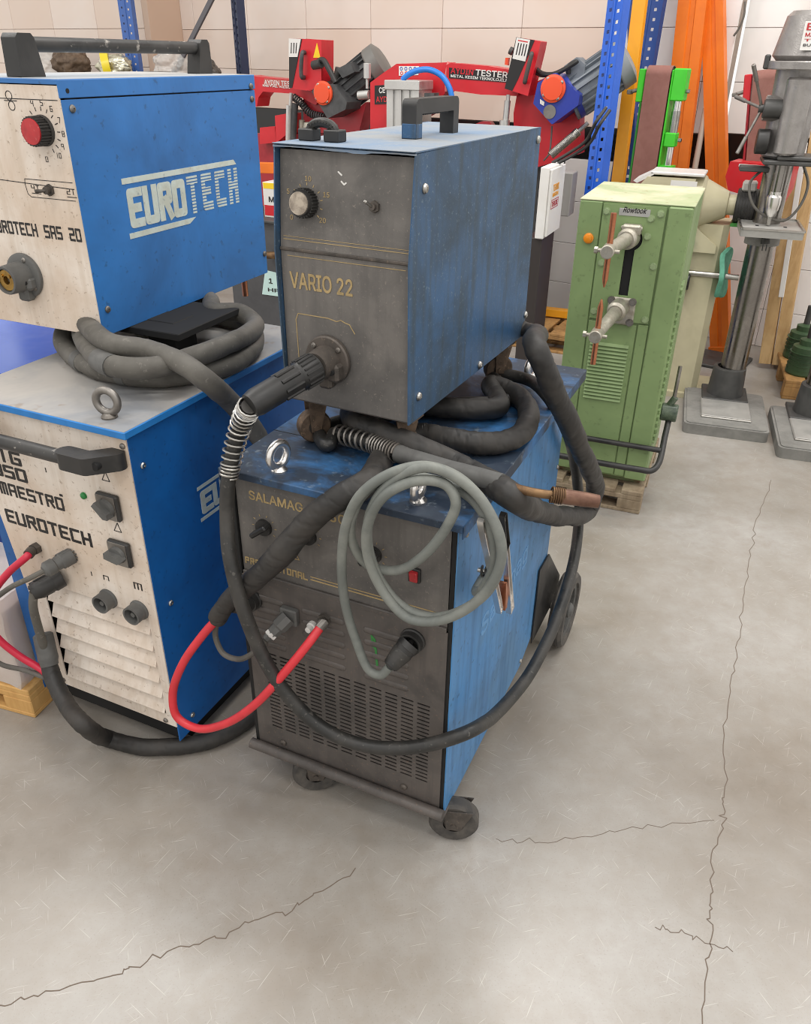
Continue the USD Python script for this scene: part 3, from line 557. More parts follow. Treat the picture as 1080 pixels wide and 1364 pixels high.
# handle
hx_ = -.140
A.part('handle_bar', tube([(hx_, .055, 1.712), (hx_, .690, 1.712)], .0155, 18), black_worn)
for y0, y1, sg in ((.025, .078, 1), (.680, .722, -1)):
    g = Polygon([(y0-(.018 if sg < 0 else .004), az1), (y1+(.004 if sg < 0 else .014), az1), (y1, 1.724), (y1-.008, 1.733), (y0+.008, 1.733), (y0, 1.724)]); A.part('handle_bracket', eyz(g.buffer(-.003).buffer(.003, quad_segs=3), hx_-.021, hx_+.021), black_pl)
# front controls
k = A.f(58, 174); x, z = k[0], k[2]
kn = A.part('knob', [knurled((x, 0, z), (0, -1, 0), .029, .034), lathe([(0, 0), (.032, 0), (.031, .008), (0, .008)], (x, 0, z), (0, -1, 0))], black_pl); A.part('knob_cap', lathe([(0, .033), (.0265, .033), (.026, .0375), (0, .0385)], (x, 0, z), (0, -1, 0), 36), red_pl, kn)
A.part('scale_ticks', dial(x, z, .040, 11, -1.15, 2.6, .007, .0009), black_ink)
for i, s_ in enumerate(('10', '9', '8', '7', '6', '5', '4')):
    t = -1.05+i*.49; A.part('dial_number', exz(stroke(s_, x+.056*math.cos(t)-.004, z+.056*math.sin(t)-.006, .007*len(s_), .0115, .7), -.0008, 0), black_ink)
A.part('dial_number', exz(stroke('0', x-.010, z-.064, .007, .0115, .7), -.0008, 0), black_ink)
x1 = -.008
A.part('panel_outline', line_art([[(x1, 1.608), (-.26, 1.608)], [(-.275, 1.552), (-.255, 1.445), (-.245, 1.438), (x1, 1.430)]], .0008), black_ink)
a = A.f(32, 238); b = A.f(101, 268)
A.part('panel_outline', line_art([[(x1, b[2]), (a[0]+.012, b[2]), (a[0]+.003, b[2]+.006), (a[0], a[2]-.012), (a[0]+.002, a[2]), (x1, a[2])]], .0007), black_ink)
for s_, u in (('4T', (43, 254)), ('2T', (90, 259))):
    a = A.f(*u); A.part('lettering', exz(stroke(s_, a[0]-.001, a[2], .024, .013, .8, 2.6), -.0008, 0), black_ink)
    A.part('lettering', bx(a[0]-.002, a[0]+.026, -.0008, 0, a[2]-.006, a[2]-.0045, 0), black_ink)
a = A.f(67, 253); x, z = a[0], a[2]
sw = A.part('toggle_switch', [hexnut((x, 0, z), (x, -.006, z), .013), cyl((x, -.006, z), (x, -.016, z), .008)], dirty_cast); A.part('toggle_lever', lathe([(0, 0), (.003, 0), (.0045, .02), (.003, .023), (0, .023)], (x, -.014, z), (-.8, -.6, -.05)), dirty_cast, sw)
a = A.f(13, 134); x, z = a[0], a[2]; r = .009; t = np.linspace(0, 2*np.pi, 24)
A.part('wire_symbol', line_art([np.stack([x+r*np.cos(t), z+r+.001+r*np.sin(t)], 1), np.stack([x+.003+r*np.cos(t), z-r-.001+r*np.sin(t)], 1), [(x-.016, z), (x+.02, z)]], .0008), black_ink)
a = A.f(-6, 308); b = A.f(109, 319)
A.part('lettering', exz(stroke('EUROTECH SAS 20', a[0]-.012, (a[2]+b[2])/2-.004, b[0]-a[0]+.012, .030, 1.25, 2.2), -.0008, 0), black_ink)
a = A.f(40, 367); x, z = a[0]-.012, a[2]
fl_ = A.part('torch_socket', [lathe([(0, 0), (.053, 0), (.054, .004), (.053, .009), (.048, .012), (.036, .013), (.034, .062), (.032, .066), (.027, .066), (.026, .050), (0, .050)], (x, 0, z), (0, -1, 0), 40), bx(x+.008, x+.040, -.034, 0, z-.03, z+.004, .008), bx(x-.012, x+.022, -.03, 0, z-.058, z-.02, .006)], grey_pl)
A.part('brass_insert', [lathe([(.008, .045), (.025, .045), (.0245, .061), (.010, .061), (.008, .05)], (x, 0, z), (0, -1, 0)), cyl((x+.012, -.05, z+.010), (x+.012, -.064, z+.010), .004), cyl((x-.012, -.05, z+.010), (x-.012, -.064, z+.010), .004)], brass, fl_)
for t in (1.2, 5.6, 3.4): A.part('screw', screw((x+.042*math.cos(t), -.011, z+.042*math.sin(t)), (0, -1, 0), .0065), steel_dull, fl_)
A.part('release_button', cyl((x+.030, -.034, z-.008), (x+.030, -.038, z-.008), .006), inside, fl_)
# swivel post under the box
pv = A.fr.loc(FB.wld((-.235, .46, 1.0)))
A.part('swivel_post', [bx(pv[0]-.045, pv[0]+.045, pv[1]-.045, pv[1]+.045, .997, az0, .003), bx(pv[0]-.11, pv[0]+.11, pv[1]-.11, pv[1]+.16, az0-.02, az0-.002, .002)], inside)

# ================================================================== cables, hoses and what hangs on them
def wpath(pts):
    """pixel points on real planes: (px, py, frame, axis, value)"""
    return [f.wld(f.hit(px, py, ax, v)) for px, py, f, ax, v in pts]
def base_of(P): P = np.asarray(P); i = P[:, 2].argmin(); return Fr(P[i, 0], P[i, 1], 0, max(P[i, 2]-.03, 0))
wob = lambda P, a, k, sd=0: P + a*np.stack([meshkit.noise(P*k, sd)-.5, meshkit.noise(P*k, sd+5)-.5, meshkit.noise(P*k, sd+9)-.5], 1)*2
# --- torch cable: from the socket of the upper feeder down, round the front and up to the torch on the lid
s0 = FD.wld((ex, -.052, ez)); s1 = FD.hit(332, 541, 1, -.205); s1 = FD.wld(s1); ax_ = (s1-s0)/np.linalg.norm(s1-s0); Ls = np.linalg.norm(s1-s0)
cp = [s1] + wpath([(321, 566, FC, 1, -.022), (311, 600, FC, 1, -.03), (304, 640, FC, 1, -.045), (302, 690, FC, 1, -.06), (307, 745, FC, 1, -.09), (322, 805, FC, 1, -.105), (346, 866, FC, 1, -.105), (380, 922, FC, 1, -.10), (424, 966, FC, 1, -.09), (474, 990, FC, 1, -.075), (525, 997, FC, 1, -.06), (575, 991, FC, 1, -.035),
    (622, 975, FC, 0, .045), (665, 946, FC, 0, .065), (700, 905, FC, 0, .085), (728, 855, FC, 0, .10), (751, 795, FC, 0, .105), (766, 735, FC, 0, .085), (771, 675, FC, 0, .04), (765, 615, FC, 0, .03), (751, 565, FC, 0, .025), (728, 527, FC, 2, .972), (700, 505, FC, 2, .962), (655, 497, FC, 2, .955)])
tail = [FC.wld(p) for p in ((-.10, .60, .953), (-.22, .50, .953), (-.34, .36, .953), (-.42, .27, .953), (-.42, .20, .954), (-.37, .15, .957))] + wpath([(446, 577, FC, 2, .962)])
PTC = catmull(cp+tail, 9)
TC = T('torch_cable', 'black rubber torch cable plugged into the grimy feeder and looping low before the grille', 'cable', base_of(PTC))
TC.part('cable', tube(wob(PTC, .0012, 14.), .0158, 16), rubber, world=True)
TC.part('plug', [lathe([(0, 0), (.030, 0), (.031, .012), (.030, .040), (.026, .046), (.0255, Ls*.55), (.028, Ls*.58), (.028, Ls*.9), (.024, Ls), (0, Ls)], s0, ax_, 32)], black_pl, world=True)
cr = np.cross(ax_, (0, 0, 1)); cr /= np.linalg.norm(cr); up_ = np.cross(cr, ax_)
ribs = [cyl(s0+ax_*Ls*.30+(cr*math.cos(t)+up_*math.sin(t))*.0262, s0+ax_*Ls*.56+(cr*math.cos(t)+up_*math.sin(t))*.0262, .0042, n=8) for t in np.linspace(0, 2*np.pi, 9)[:-1]]
ribs += [cyl(s0+ax_*.004+(cr*math.cos(t)+up_*math.sin(t))*.0305, s0+ax_*.040+(cr*math.cos(t)+up_*math.sin(t))*.0305, .0028, n=6) for t in np.linspace(0, 2*np.pi, 19)[:-1]]
TC.part('grip_ribs', ribs, black_pl, world=True)
i0 = 3; k1 = 9*3-2
TC.part('guard_spring', [spring(PTC[2:k1], [.0225, .0215, .020], .0025, 10), spring(PTC[k1-3:k1+2], .0185, .0025, 4), spring(PTC[0:3], .0215, .0026, 5)], steel, world=True, label='steel coil spring guard')
# --- torch lying on the lid
tz_ = .985
A0, A1, A2 = wpath([(446, 577, FC, 2, .965), (530, 604, FC, 2, tz_), (668, 644, FC, 2, 1.0)])
TO = T('welding_torch', 'welding torch with grey handle, bronze neck and nozzle lying across the lid', 'welding torch', Fr(*FC.wld((-.2, .1, 0))[:2], -.425, .94))
dt = (A2-A1)/np.linalg.norm(A2-A1); Lt = np.linalg.norm(A2-A1)
TO.part('handle', lathe([(0, 0), (.019, 0), (.020, .01), (.0175, .03), (.0165, Lt*.5), (.0185, Lt*.8), (.019, Lt), (.013, Lt), (0, Lt)], A1, dt, 24), grey_pl, world=True)
sp = catmull([A0, A0*.5+A1*.5+V(0, 0, .004), A1], 8)
TO.part('strain_spring', [spring(sp[:11], .020, .003, 7), spring(sp[10:], .0205, .0026, 9)], steel_dull, world=True); TO.part('cable_end', tube(sp, .0135, 12), rubber, world=True)
nk = catmull(wpath([(664, 642, FC, 2, 1.0), (690, 651, FC, 2, 1.006), (716, 657, FC, 2, 1.004), (742, 660, FC, 2, 1.0)]), 6)
TO.part('neck', tube(nk, .0085, 12), bronze, world=True)
n0, n1 = nk[-1], wpath([(797, 668, FC, 2, .99)])[0]; dn = (n1-n0)/np.linalg.norm(n1-n0); Ln = np.linalg.norm(n1-n0)
TO.part('nozzle', lathe([(.009, 0), (.0135, .004), (.0145, .02), (.0140, Ln*.7), (.0125, Ln), (.0100, Ln), (.0100, Ln*.6), (.009, 0)], n0, dn, 24), mat('heat_stained_nozzle', '#77594a', .5, .6, dirt='#5a3f35', amt=.8, scale=25.), world=True)
TO.part('nozzle_spring', spring([n0-dn*.012, n0+dn*.012], .0145, .0018, 6), bronze, world=True)
# --- thick sleeved hose between the rear of the feeder and the front of the power source
ph = [FD.wld((-.10, .64, 1.10))]+wpath([(702, 440, FD, 0, .012), (714, 466, FC, 0, .015), (733, 510, FC, 0, .045), (757, 562, FC, 0, .075), (780, 616, FC, 0, .095), (793, 650, FC, 0, .10), (786, 678, FC, 0, .085), (755, 688, FC, 0, .068), (718, 681, FC, 0, .05), (684, 664, FC, 2, .985), (645, 640, FC, 2, .972), (605, 618, FC, 2, .972), (575, 603, FC, 2, .992)])
ph += [FC.wld(p) for p in ((-.27, .19, .996), (-.36, .25, .98), (-.40, .34, .968), (-.34, .42, .968), (-.22, .44, .966), (-.10, .50, .966))]
ph += wpath([(655, 513, FC, 2, .966), (688, 525, FC, 2, .966), (704, 553, FC, 2, .966), (692, 580, FC, 2, .966), (650, 590, FC, 2, .966), (603, 587, FC, 2, .966), (562, 579, FC, 2, .966), (530, 583, FC, 2, .965), (513, 604, FC, 2, .963), (501, 627, FC, 2, .966)])
ph += wpath([(482, 646, FC, 1, -.032), (446, 668, FC, 1, -.05), (408, 702, FC, 1, -.06), (372, 738, FC, 1, -.068), (337, 772, FC, 1, -.07), (306, 800, FC, 1, -.068), (291, 822, FC, 1, -.06)])
PH = catmull(ph, 9); n_ = len(PH)
rr = np.interp(np.linspace(0, 1, n_), [0, .1, .3, .5, .8, .93, 1], [.024, .026, .026, .0255, .026, .027, .021])*(1+.09*(meshkit.noise(PH*16., 3)-.5)*2)
HO = T('hose_bundle', 'thick black fabric-sleeved hose bundle coiled under the upper feeder and draped across the dark front', 'hose', base_of(PH))
HO.part('sleeve', rough_tube(wob(catmull(PH, 3), .004, 9., 2), np.interp(np.linspace(0, 1, 3*n_-2), np.linspace(0, 1, n_), rr), 24, .0030, 20., 1), sleeve, world=True)
e0 = PH[-1]
# --- thin lines that come out of the bundle
prh = [PH[-3], e0]+wpath([(270, 846, FC, 1, -.08), (243, 885, FC, 1, -.105), (230, 925, FC, 1, -.12), (236, 955, FC, 1, -.125), (262, 970, FC, 1, -.125), (300, 964, FC, 1, -.125), (340, 938, FC, 1, -.12), (378, 897, FC, 1, -.10), (410, 858, FC, 1, -.07), (430, 831, FC, 1, -.03)])
PR = catmull(prh, 9); f1 = FC.wld((pc3[0], -.018, pc3[2])); PR = np.vstack([PR, f1])
RH = T('gas_hose', 'bright red rubber hose looping from the black bundle to a fitting on the dark front', 'hose', base_of(PR))
RH.part('hose', tube(PR, .0102, 14), red_hose, world=True)
a = PR[2:]; ridg = []
RH.part('end_ferrule', tube(np.array([PR[-4], PR[-2], PR[-1]]), .0125, 14), steel_dull, world=True)
pcc = [PH[-4], e0+V(0, 0, -.004)]+wpath([(287, 848, FC, 1, -.05), (297, 870, FC, 1, -.055), (318, 878, FC, 1, -.06), (340, 868, FC, 1, -.062), (352, 858, FC, 1, -.06)])
pk = FC.wld((pc2[0], -.012, pc2[2])); pk2 = FC.wld(FC.hit(354, 852, 1, -.06)); PC_ = catmull(pcc+[pk2], 8)
CC = T('control_cable', 'thin grey control cable with a square plug, coming out of the black bundle', 'cable', base_of(PC_)); CC.part('cable', tube(PC_, .0068, 10), grey_hose, world=True)
d_ = (pk2-pk)/np.linalg.norm(pk2-pk); L_ = np.linalg.norm(pk2-pk)
CC.part('plug', [lathe([(0, 0), (.020, 0), (.020, L_*.42), (.016, L_*.48), (.014, L_*.75), (.009, L_), (0, L_)], pk, d_, 8)], grey_pl, world=True); CC.part('plug_nut', lathe([(.014, L_*.70), (.0155, L_*.72), (.0155, L_*.82), (.012, L_*.85), (.011, L_*.7)], pk, d_, 6), white_pl, world=True)
# plug with weld-current lead in the left socket
w0 = FC.wld((pc1[0], -.01, pc1[2])); w1 = FC.wld(FC.hit(308, 806, 1, -.055)); d_ = w1-w0; L_ = np.linalg.norm(d_)
HO.part('end_plug', lathe([(0, 0), (.024, 0), (.025, L_*.35), (.022, L_*.4), (.022, L_*.8), (.018, L_), (0, L_)], w0, d_, 20), black_pl, world=True)
# --- grey earth cable hung in loops over the right eyebolt, with its clamp
F1 = lambda *pts: [(x, y, FC, 1, d) for x, y, d in pts]
pg = wpath(F1((519, 888, -.055), (507, 899, -.06), (492, 893, -.06), (473, 850, -.055), (460, 805, -.06), (455, 750, -.075), (462, 695, -.088), (484, 655, -.092), (524, 629, -.075), (568, 621, -.045), (612, 637, -.018), (648, 676, -.02), (668, 728, -.025), (655, 780, -.034), (617, 812, -.042), (575, 822, -.048), (538, 809, -.05), (505, 770, -.056), (489, 715, -.070), (502, 664, -.086), (536, 631, -.070), (576, 623, -.050),
    (632, 655, -.034), (662, 706, -.04), (667, 748, -.046), (638, 798, -.055), (588, 826, -.062), (545, 824, -.066), (515, 795, -.066), (490, 742, -.074), (491, 695, -.086), (516, 657, -.092), (558, 640, -.064), (594, 646, -.044), (607, 668, -.046), (596, 700, -.05), (562, 742, -.052), (526, 760, -.046), (490, 752, -.045), (469, 722, -.065), (470, 684, -.082), (490, 652, -.08), (530, 636, -.05), (580, 640, -.012), (628, 664, -.016), (654, 706, -.016), (658, 752, -.012), (642, 785, -.006)))
pg += wpath([(634, 786, FC, 0, .03), (642, 772, FC, 0, .035), (649, 762, FC, 0, .04)])
PG = catmull(pg, 7)
GC = T('earth_cable', 'dusty grey earth cable hanging in several loops over the front edge of the lid', 'cable', base_of(PG)); GC.part('cable', tube(PG, .0098, 14), grey_cable, world=True)
g0 = FC.wld((pc4[0], -.012, pc4[2])); g1 = PG[0]; d_ = g1-g0; L_ = np.linalg.norm(d_)
GC.part('plug', lathe([(0, 0), (.024, 0), (.025, L_*.2), (.023, L_*.25), (.021, L_*.55), (.015, L_), (0, L_)], g0, d_, 20), black_pl, world=True); GC.part('plug_boot', lathe([(.0225, L_*.35), (.0235, L_*.4), (.0175, L_*.95), (.014, L_), (.010, L_)], g0, d_, 20), rubber, world=True)
# clamp
KC = T('earth_clamp', 'spring earth clamp with chromed arms and copper jaw hanging on the right blue side', 'clamp', Fr(*FC.wld((.045, .05, 0))[:2], -.425, .55))
k0 = 0.045
def arm(u0, u1, wd, x, tk=.012):
    a, b = FC.hit(*u0, 0, x), FC.hit(*u1, 0, x); d = b-a; L_ = np.linalg.norm(d); d = d/L_; n = np.cross(d, (1, 0, 0))
    o = Polygon([(0, -wd*.5), (L_*.05, -wd*.75), (L_*.5, -wd*.75), (L_, -wd), (L_, wd), (L_*.5, wd*.75), (L_*.05, wd*.75), (0, wd*.5)])
    out = []
    for g, h0, h1 in ((o, 0, .0018), (o.difference(o.buffer(-.0022)), -.0105, .0)):
        m = ext(g, h1-h0); X = np.eye(4); X[:3, 0] = d; X[:3, 1] = n; X[:3, 2] = np.cross(d, n); X[:3, 3] = a; m.apply_translation((0, 0, h0)); m.apply_transform(X); out.append(m)
    m = cat(out); m.vertices = FC.wld(m.vertices); return m
KC.part('arm', arm((637, 692), (663, 812), .0088, k0+.004), chrome, world=True, label='inner chromed arm'); KC.part('arm', arm((667, 685), (677, 812), .0105, k0+.012), chrome, world=True, label='outer chromed arm')
gr = cat(arm((667, 684), (671, 728), .0112, k0+.0145)); KC.part('grip_sleeve', gr, black_pl, world=True)
a = FC.hit(649, 762, 0, k0); ring = np.linspace(0, 2*np.pi, 20)
KC.part('pivot_spring', tube(np.stack([a[0]+np.linspace(-.014, .02, 60), a[1]+.010*np.cos(np.linspace(0, 25, 60)), a[2]+.010*np.sin(np.linspace(0, 25, 60))], 1) @ FC.R.T+FC.o, .0022, 6), black_pl, world=True)
KC.part('pivot_bolt', cyl(FC.wld(a-V(.02, 0, 0)), FC.wld(a+V(.028, 0, 0)), .005, n=10), steel, world=True)
a, b = FC.hit(673, 776, 0, k0+.016), FC.hit(672, 812, 0, k0+.016); m = eyz([(a[1]-.004, a[2]), (a[1]+.003, a[2]), (b[1]+.010, (a[2]+b[2])/2), (b[1]+.007, b[2]), (b[1]+.002, b[2]+.006), (b[1]-.004, b[2]), (b[1]-.010, (a[2]+b[2])/2)], k0-.002, k0+.019); m.vertices = FC.wld(m.vertices); KC.part('copper_jaw', m, copper, world=True)

# --- left pair: hose coil on the lid, plugs, red and grey lines, thick hose on the floor
z1 = .9975+.027
pl = wpath([(120, 436, FB, 2, z1+.045), (92, 436, FB, 2, z1+.04), (84, 452, FB, 2, z1+.02), (94, 470, FB, 2, z1), (120, 487, FB, 2, z1), (160, 498, FB, 2, z1), (205, 502, FB, 2, z1), (255, 498, FB, 2, z1), (305, 486, FB, 2, z1), (336, 462, FB, 2, z1), (334, 437, FB, 2, z1), (305, 424, FB, 2, z1), (265, 420, FB, 2, z1)])
pl += [FB.wld(p) for p in ((-.36, .66, z1), (-.47, .56, z1+.01), (-.47, .42, z1+.03), (-.40, .31, z1+.045))]
pl += wpath([(150, 488, FB, 2, z1+.05), (200, 490, FB, 2, z1+.05), (250, 478, FB, 2, z1+.05), (300, 460, FB, 2, z1+.05), (330, 446, FB, 2, z1+.04), (338, 430, FB, 2, z1+.03), (318, 417, FB, 2, z1+.045), (285, 416, FB, 2, z1+.05)])
pl += [FB.wld(p) for p in ((-.30, .70, z1+.05), (-.42, .62, z1+.055), (-.48, .48, z1+.06), (-.43, .36, z1+.078))]
pl += wpath([(150, 459, FB, 2, z1+.085), (195, 466, FB, 2, z1+.07), (238, 482, FB, 2, z1+.062), (276, 508, FB, 2, z1+.03), (306, 535, FB, 0, .035), (330, 562, FB, 0, .06), (350, 592, FB, 0, .085), (362, 640, FB, 0, .09)])
PL = catmull(pl, 8)
LH = T('interconnection_hose', 'dusty grey hose coiled on the lid under the left feeder', 'hose', Fr(*FB.wld((-.2, .4, 0))[:2], -.424, .997)); LH.part('hose', rough_tube(wob(PL, .002, 12., 4), .0255*(1+.05*(meshkit.noise(PL*20., 8)-.5)), 22, .0018, 26., 7), grey_hose, world=True)
[LH.part('tape_wrap', tube(PL[i:i+3], .0268, 16), grey_pl, world=True) for i in (28, 40, 110, 134)]
# big cable of the left power source: sleeve to the floor
ps = wpath([(63, 872, FB, 1, -.05), (70, 900, FB, 1, -.07), (88, 938, FB, 1, -.11), (112, 966, FB, 1, -.15)])+[ground(145, 984, .026), ground(190, 995, .025), ground(240, 994, .025), ground(285, 984, .025), ground(325, 962, .025), ground(360, 930, .025)]
PS = catmull(ps, 8); LS = T('hose_bundle', 'grey sleeved hose bundle running down from the white front and along the floor', 'hose', base_of(PS))
LS.part('sleeve', rough_tube(wob(catmull(PS, 3), .002, 12., 6), np.interp(np.linspace(0, 1, 3*len(PS)-2), [0, .1, 1], [.019, .023, .0245]), 24, .0022, 24., 4), sleeve, world=True)
d_ = PS[4]-PS[0]; LS.part('end_boot', lathe([(.020, -.06), (.026, -.055), (.026, .0), (.0265, .005), (.0265, .012), (.024, .02), (.023, .03), (.0, .03), (0, -.05), (.020, -.06)], PS[0], d_, 20), grey_pl, world=True)
q0, q1 = FB.wld(FB.hit(82, 768, 1, -.005)), FB.wld(FB.hit(42, 790, 1, -.075)); d_ = q1-q0; L_ = np.linalg.norm(d_)
LS.part('weld_plug', [lathe([(0, 0), (.027, 0), (.028, L_*.3), (.025, L_*.36), (.025, L_*.8), (.019, L_), (0, L_)], q0, d_, 20)]+[cyl(q0+d_*.4+.0255*V(math.cos(t), 0, math.sin(t)), q0+d_*.78+.0255*V(math.cos(t), 0, math.sin(t)), .003, n=6) for t in np.linspace(0, 6.28, 11)[:-1]], black_pl, world=True)
LS.part('weld_lead', tube(catmull([q1-d_*.08]+wpath([(44, 806, FB, 1, -.075), (52, 840, FB, 1, -.06), (62, 872, FB, 1, -.05)]), 7), .0112, 12), grey_hose, world=True)
r0 = FB.hit(50, 729, 1, 0)
B.part('hose_fitting', [hexnut((r0[0], 0, r0[2]), (r0[0], -.014, r0[2]), .016), cyl((r0[0], -.014, r0[2]), (r0[0], -.024, r0[2]), .011)], dirty_cast)
PRL = catmull([FB.wld((r0[0], -.02, r0[2]))]+wpath([(36, 741, FB, 1, -.04), (12, 762, FB, 1, -.07), (-12, 795, FB, 1, -.10), (-18, 830, FB, 1, -.11), (0, 853, FB, 1, -.10), (26, 874, FB, 1, -.085), (58, 894, FB, 1, -.07), (72, 912, FB, 1, -.085)]), 8)
RL = T('gas_hose', 'dark red hose curving off the white front past the left edge of the photo', 'hose', base_of(PRL)); RL.part('hose', tube(PRL, .0098, 14), mat('crimson_hose', '#c4233f', .4, dirt='#a81f35', amt=.5, scale=12.), world=True); RL.part('end_ferrule', tube(PRL[0:7], .0135, 12), dirty_cast, world=True)
q0, q1 = FB.wld(FB.hit(95, 740, 1, -.002)), FB.wld(FB.hit(58, 761, 1, -.075)); d_ = q1-q0; L_ = np.linalg.norm(d_)
PCL = catmull([q1-d_*.1]+wpath([(40, 770, FB, 1, -.09), (10, 785, FB, 1, -.10), (-22, 815, FB, 1, -.12), (-28, 858, FB, 1, -.12), (0, 884, FB, 1, -.10), (34, 893, FB, 1, -.085), (66, 905, FB, 1, -.075)]), 8)
CL = T('control_cable', 'thin grey control cable on a round ribbed plug in the white front', 'cable', base_of(PCL)); CL.part('cable', tube(PCL, .0068, 10), grey_hose, world=True)
CL.part('plug', [lathe([(0, 0), (.021, 0), (.021, L_*.38), (.018, L_*.42), (.017, L_*.6), (.020, L_*.64), (.020, L_*.9), (.012, L_), (0, L_)], q0, d_, 20)]+[cyl(q0+d_*.04+.0208*V(math.cos(t), 0, math.sin(t)), q0+d_*.36+.0208*V(math.cos(t), 0, math.sin(t)), .002, n=6) for t in np.linspace(0, 6.28, 15)[:-1]], grey_pl, world=True)
def wl(px, py, y): return WF.wld(WF.hit(px, py, 1, y))
def ext_to(p0, p1, z): p0, p1 = np.asarray(p0), np.asarray(p1); return p0+(p1-p0)*(z-p0[2])/(p1[2]-p0[2])

# ================================================================== green spot welder on its pallet
green = mat('sage_green_paint', '#7f9564', .5, dirt='#6f8556', amt=.6, scale=4., speck='#5f6f49', samt=.5, sscale=40., bump=.06)
green_top = mat('green_top_with_pale_dust', '#a3ad86', .65, dirt='#cbc3aa', amt=.8, scale=5., speck='#8a7a58', samt=.5, sscale=30.)
green_bolt = mat('green_painted_bolt', '#90a379', .5, dirt='#7b8a66', amt=.6, scale=60.)
cast_al = mat('rough_cast_aluminium', '#b5b0a4', .5, .7, dirt='#8f897b', amt=.7, scale=30., bump=.2)
FG = Fr(1.022, 3.024, -.375); WG, DG, g0z, g1z = .410, .512, .130, 1.247
G = T('spot_welder', 'sage green spot welding machine with copper electrodes and a black foot bar', 'spot welder', FG)
G.part('body', bx(-WG, 0, .004, DG, g0z, g1z-.004, .003), green)
G.part('top_cover', bx(-WG-.003, .003, .0, DG+.003, g1z-.006, g1z, .002), green_top)
G.part('front_plate', exz(Polygon([(-.322, .806), (-.094, .806), (-.094, 1.236), (-.322, 1.236)]).difference(unary_union([Point(-.205, 1.115).buffer(.042), sbox(-.222, .905, -.186, 1.11)])), -.006, .004), green)
G.part('slot_backing', bx(-.25, -.15, .003, .0045, .87, 1.17, 0), inside)
G.part('front_channel', [bx(-.086, -.002, -.012, .004, g0z+.005, g1z-.008, .004)], green)
G.part('side_strip', bx(-WG, -.327, -.004, .004, g0z+.005, g1z-.008, .002), green)
G.part('lower_panel', bx(-.322, -.135, -.004, .004, g0z+.01, .795, .002), green); G.part('lower_strip', bx(-.130, -.09, -.005, .004, g0z+.01, .80, .002), green)
for j in range(16):
    z = .472+.0152*j
    G.part('vent_louver', eyz([(-.004, z), (-.013, z+.001), (-.012, z+.004), (-.004, z+.012)], -.305, -.152), green)
for u in ((808, 281), (880, 285), (867, 291), (862, 315), (870, 355), (801, 350), (791, 414), (859, 426)):
    p = G.f(*u, -.006); G.part('plate_bolt', [hexnut((p[0], -.006, p[2]), (p[0], -.015, p[2]), .011), cyl((p[0], -.005, p[2]), (p[0], -.008, p[2]), .014)], green_bolt)
p = G.f(784, 317, -.004); G.part('indicator_lamp', lathe([(0, 0), (.019, 0), (.019, .008), (.014, .010), (.013, .017), (.006, .019), (0, .019)], (p[0], -.004, p[2]), (0, -1, 0)), mat('orange_lamp_lens', '#e08a1e', .25))
p, q = G.f(825, 279, -.006), G.f(866, 285, -.006)
np_ = G.part('name_plate', bx(p[0], q[0], -.0085, -.006, q[2]-.012, p[2]+.006, .0005), mat('aluminium_plate', '#b9b9b5', .4, .5))
m = txt('Rowtook', q[0]-p[0]-.03, .018, True); m.apply_transform(np.array([[1, .25, 0, 0], [0, 1, 0, 0], [0, 0, 1, 0], [0, 0, 0, 1.]])); m.apply_transform(XZ); m.apply_translation((p[0]+.014, -.0085, q[2]+.0)); G.part('lettering', m, black_ink, np_)
# two electrode arms
def electrode(zc, yx, tip, name, uhold, utop, ubot, plate_=False):
    c = V(-.205, 0, zc); h = G.f(*uhold, -.24)
    ax = h-c
    G.part(name, [cyl(c-ax*.02, c+ax*.93, .026, .022, 24, .003), lathe([(.03, 0), (.038, .01), (.038, .05), (.03, .06), (.0, .06), (0, 0)], c+ax*.02, ax)], cast_al)
    t, b = G.f(*utop, -.24), G.f(*ubot, -.24); t[0] = b[0] = h[0]
    hl = G.part('electrode_holder', [cyl(h-V(0, .045, 0), h+V(0, .028, 0), .024, n=24, c=.003), cyl(h+V(-.045, -.02, 0), h+V(.04, -.02, 0), .007, n=10), hexnut(h+V(-.048, -.02, 0), h+V(-.036, -.02, 0), .012)], cast_al)
    r = .0105
    if tip < 0: pr = [(0, 0), (.003, .002), (r, .03), (r, t[2]-b[2]), (0, t[2]-b[2])]; G.part('electrode', lathe(pr, b, (0, 0, 1), 18), copper)
    else: pr = [(0, 0), (r, 0), (r, t[2]-b[2]-.03), (.003, t[2]-b[2]-.002), (0, t[2]-b[2])]; G.part('electrode', lathe(pr, b, (0, 0, 1), 18), copper)
electrode(1.125, 0, -1, 'upper_arm', (811, 333), (821, 284), (803, 383))
electrode(.865, 0, 1, 'lower_arm', (795, 445), (800, 398), (791, 485))
for x in (-.235, -.175):
    pass
G.part('clamp_collar', [bx(-.240, -.170, -.045, -.004, 1.135, 1.172, .006), cyl((-.243, -.03, 1.16), (-.167, -.03, 1.16), .007, n=10)], cast_al)
fb = G.part('flange', [bx(-.255, -.150, -.020, -.004, .795, .900, .006)], cast_al)
for x in (-.243, -.162):
    for z in (.808, .888): G.part('flange_bolt', [hexnut((x, -.020, z), (x, -.032, z), .012), cyl((x, -.019, z), (x, -.022, z), .015)], steel_dull, fb)
for j in range(44):
    pass
sc_ = []
for j in range(46):
    z = .30+.0145*j
    for i in range(3):
        y = .03+.03*i+.012*(j % 2); sc_.append(eyz([(y, z), (y+.018, z), (y+.018, z+.003), (y+.009, z+.010), (y, z+.003)], .0, .009))
G.part('side_vent_scales', sc_, green, kind='stuff')
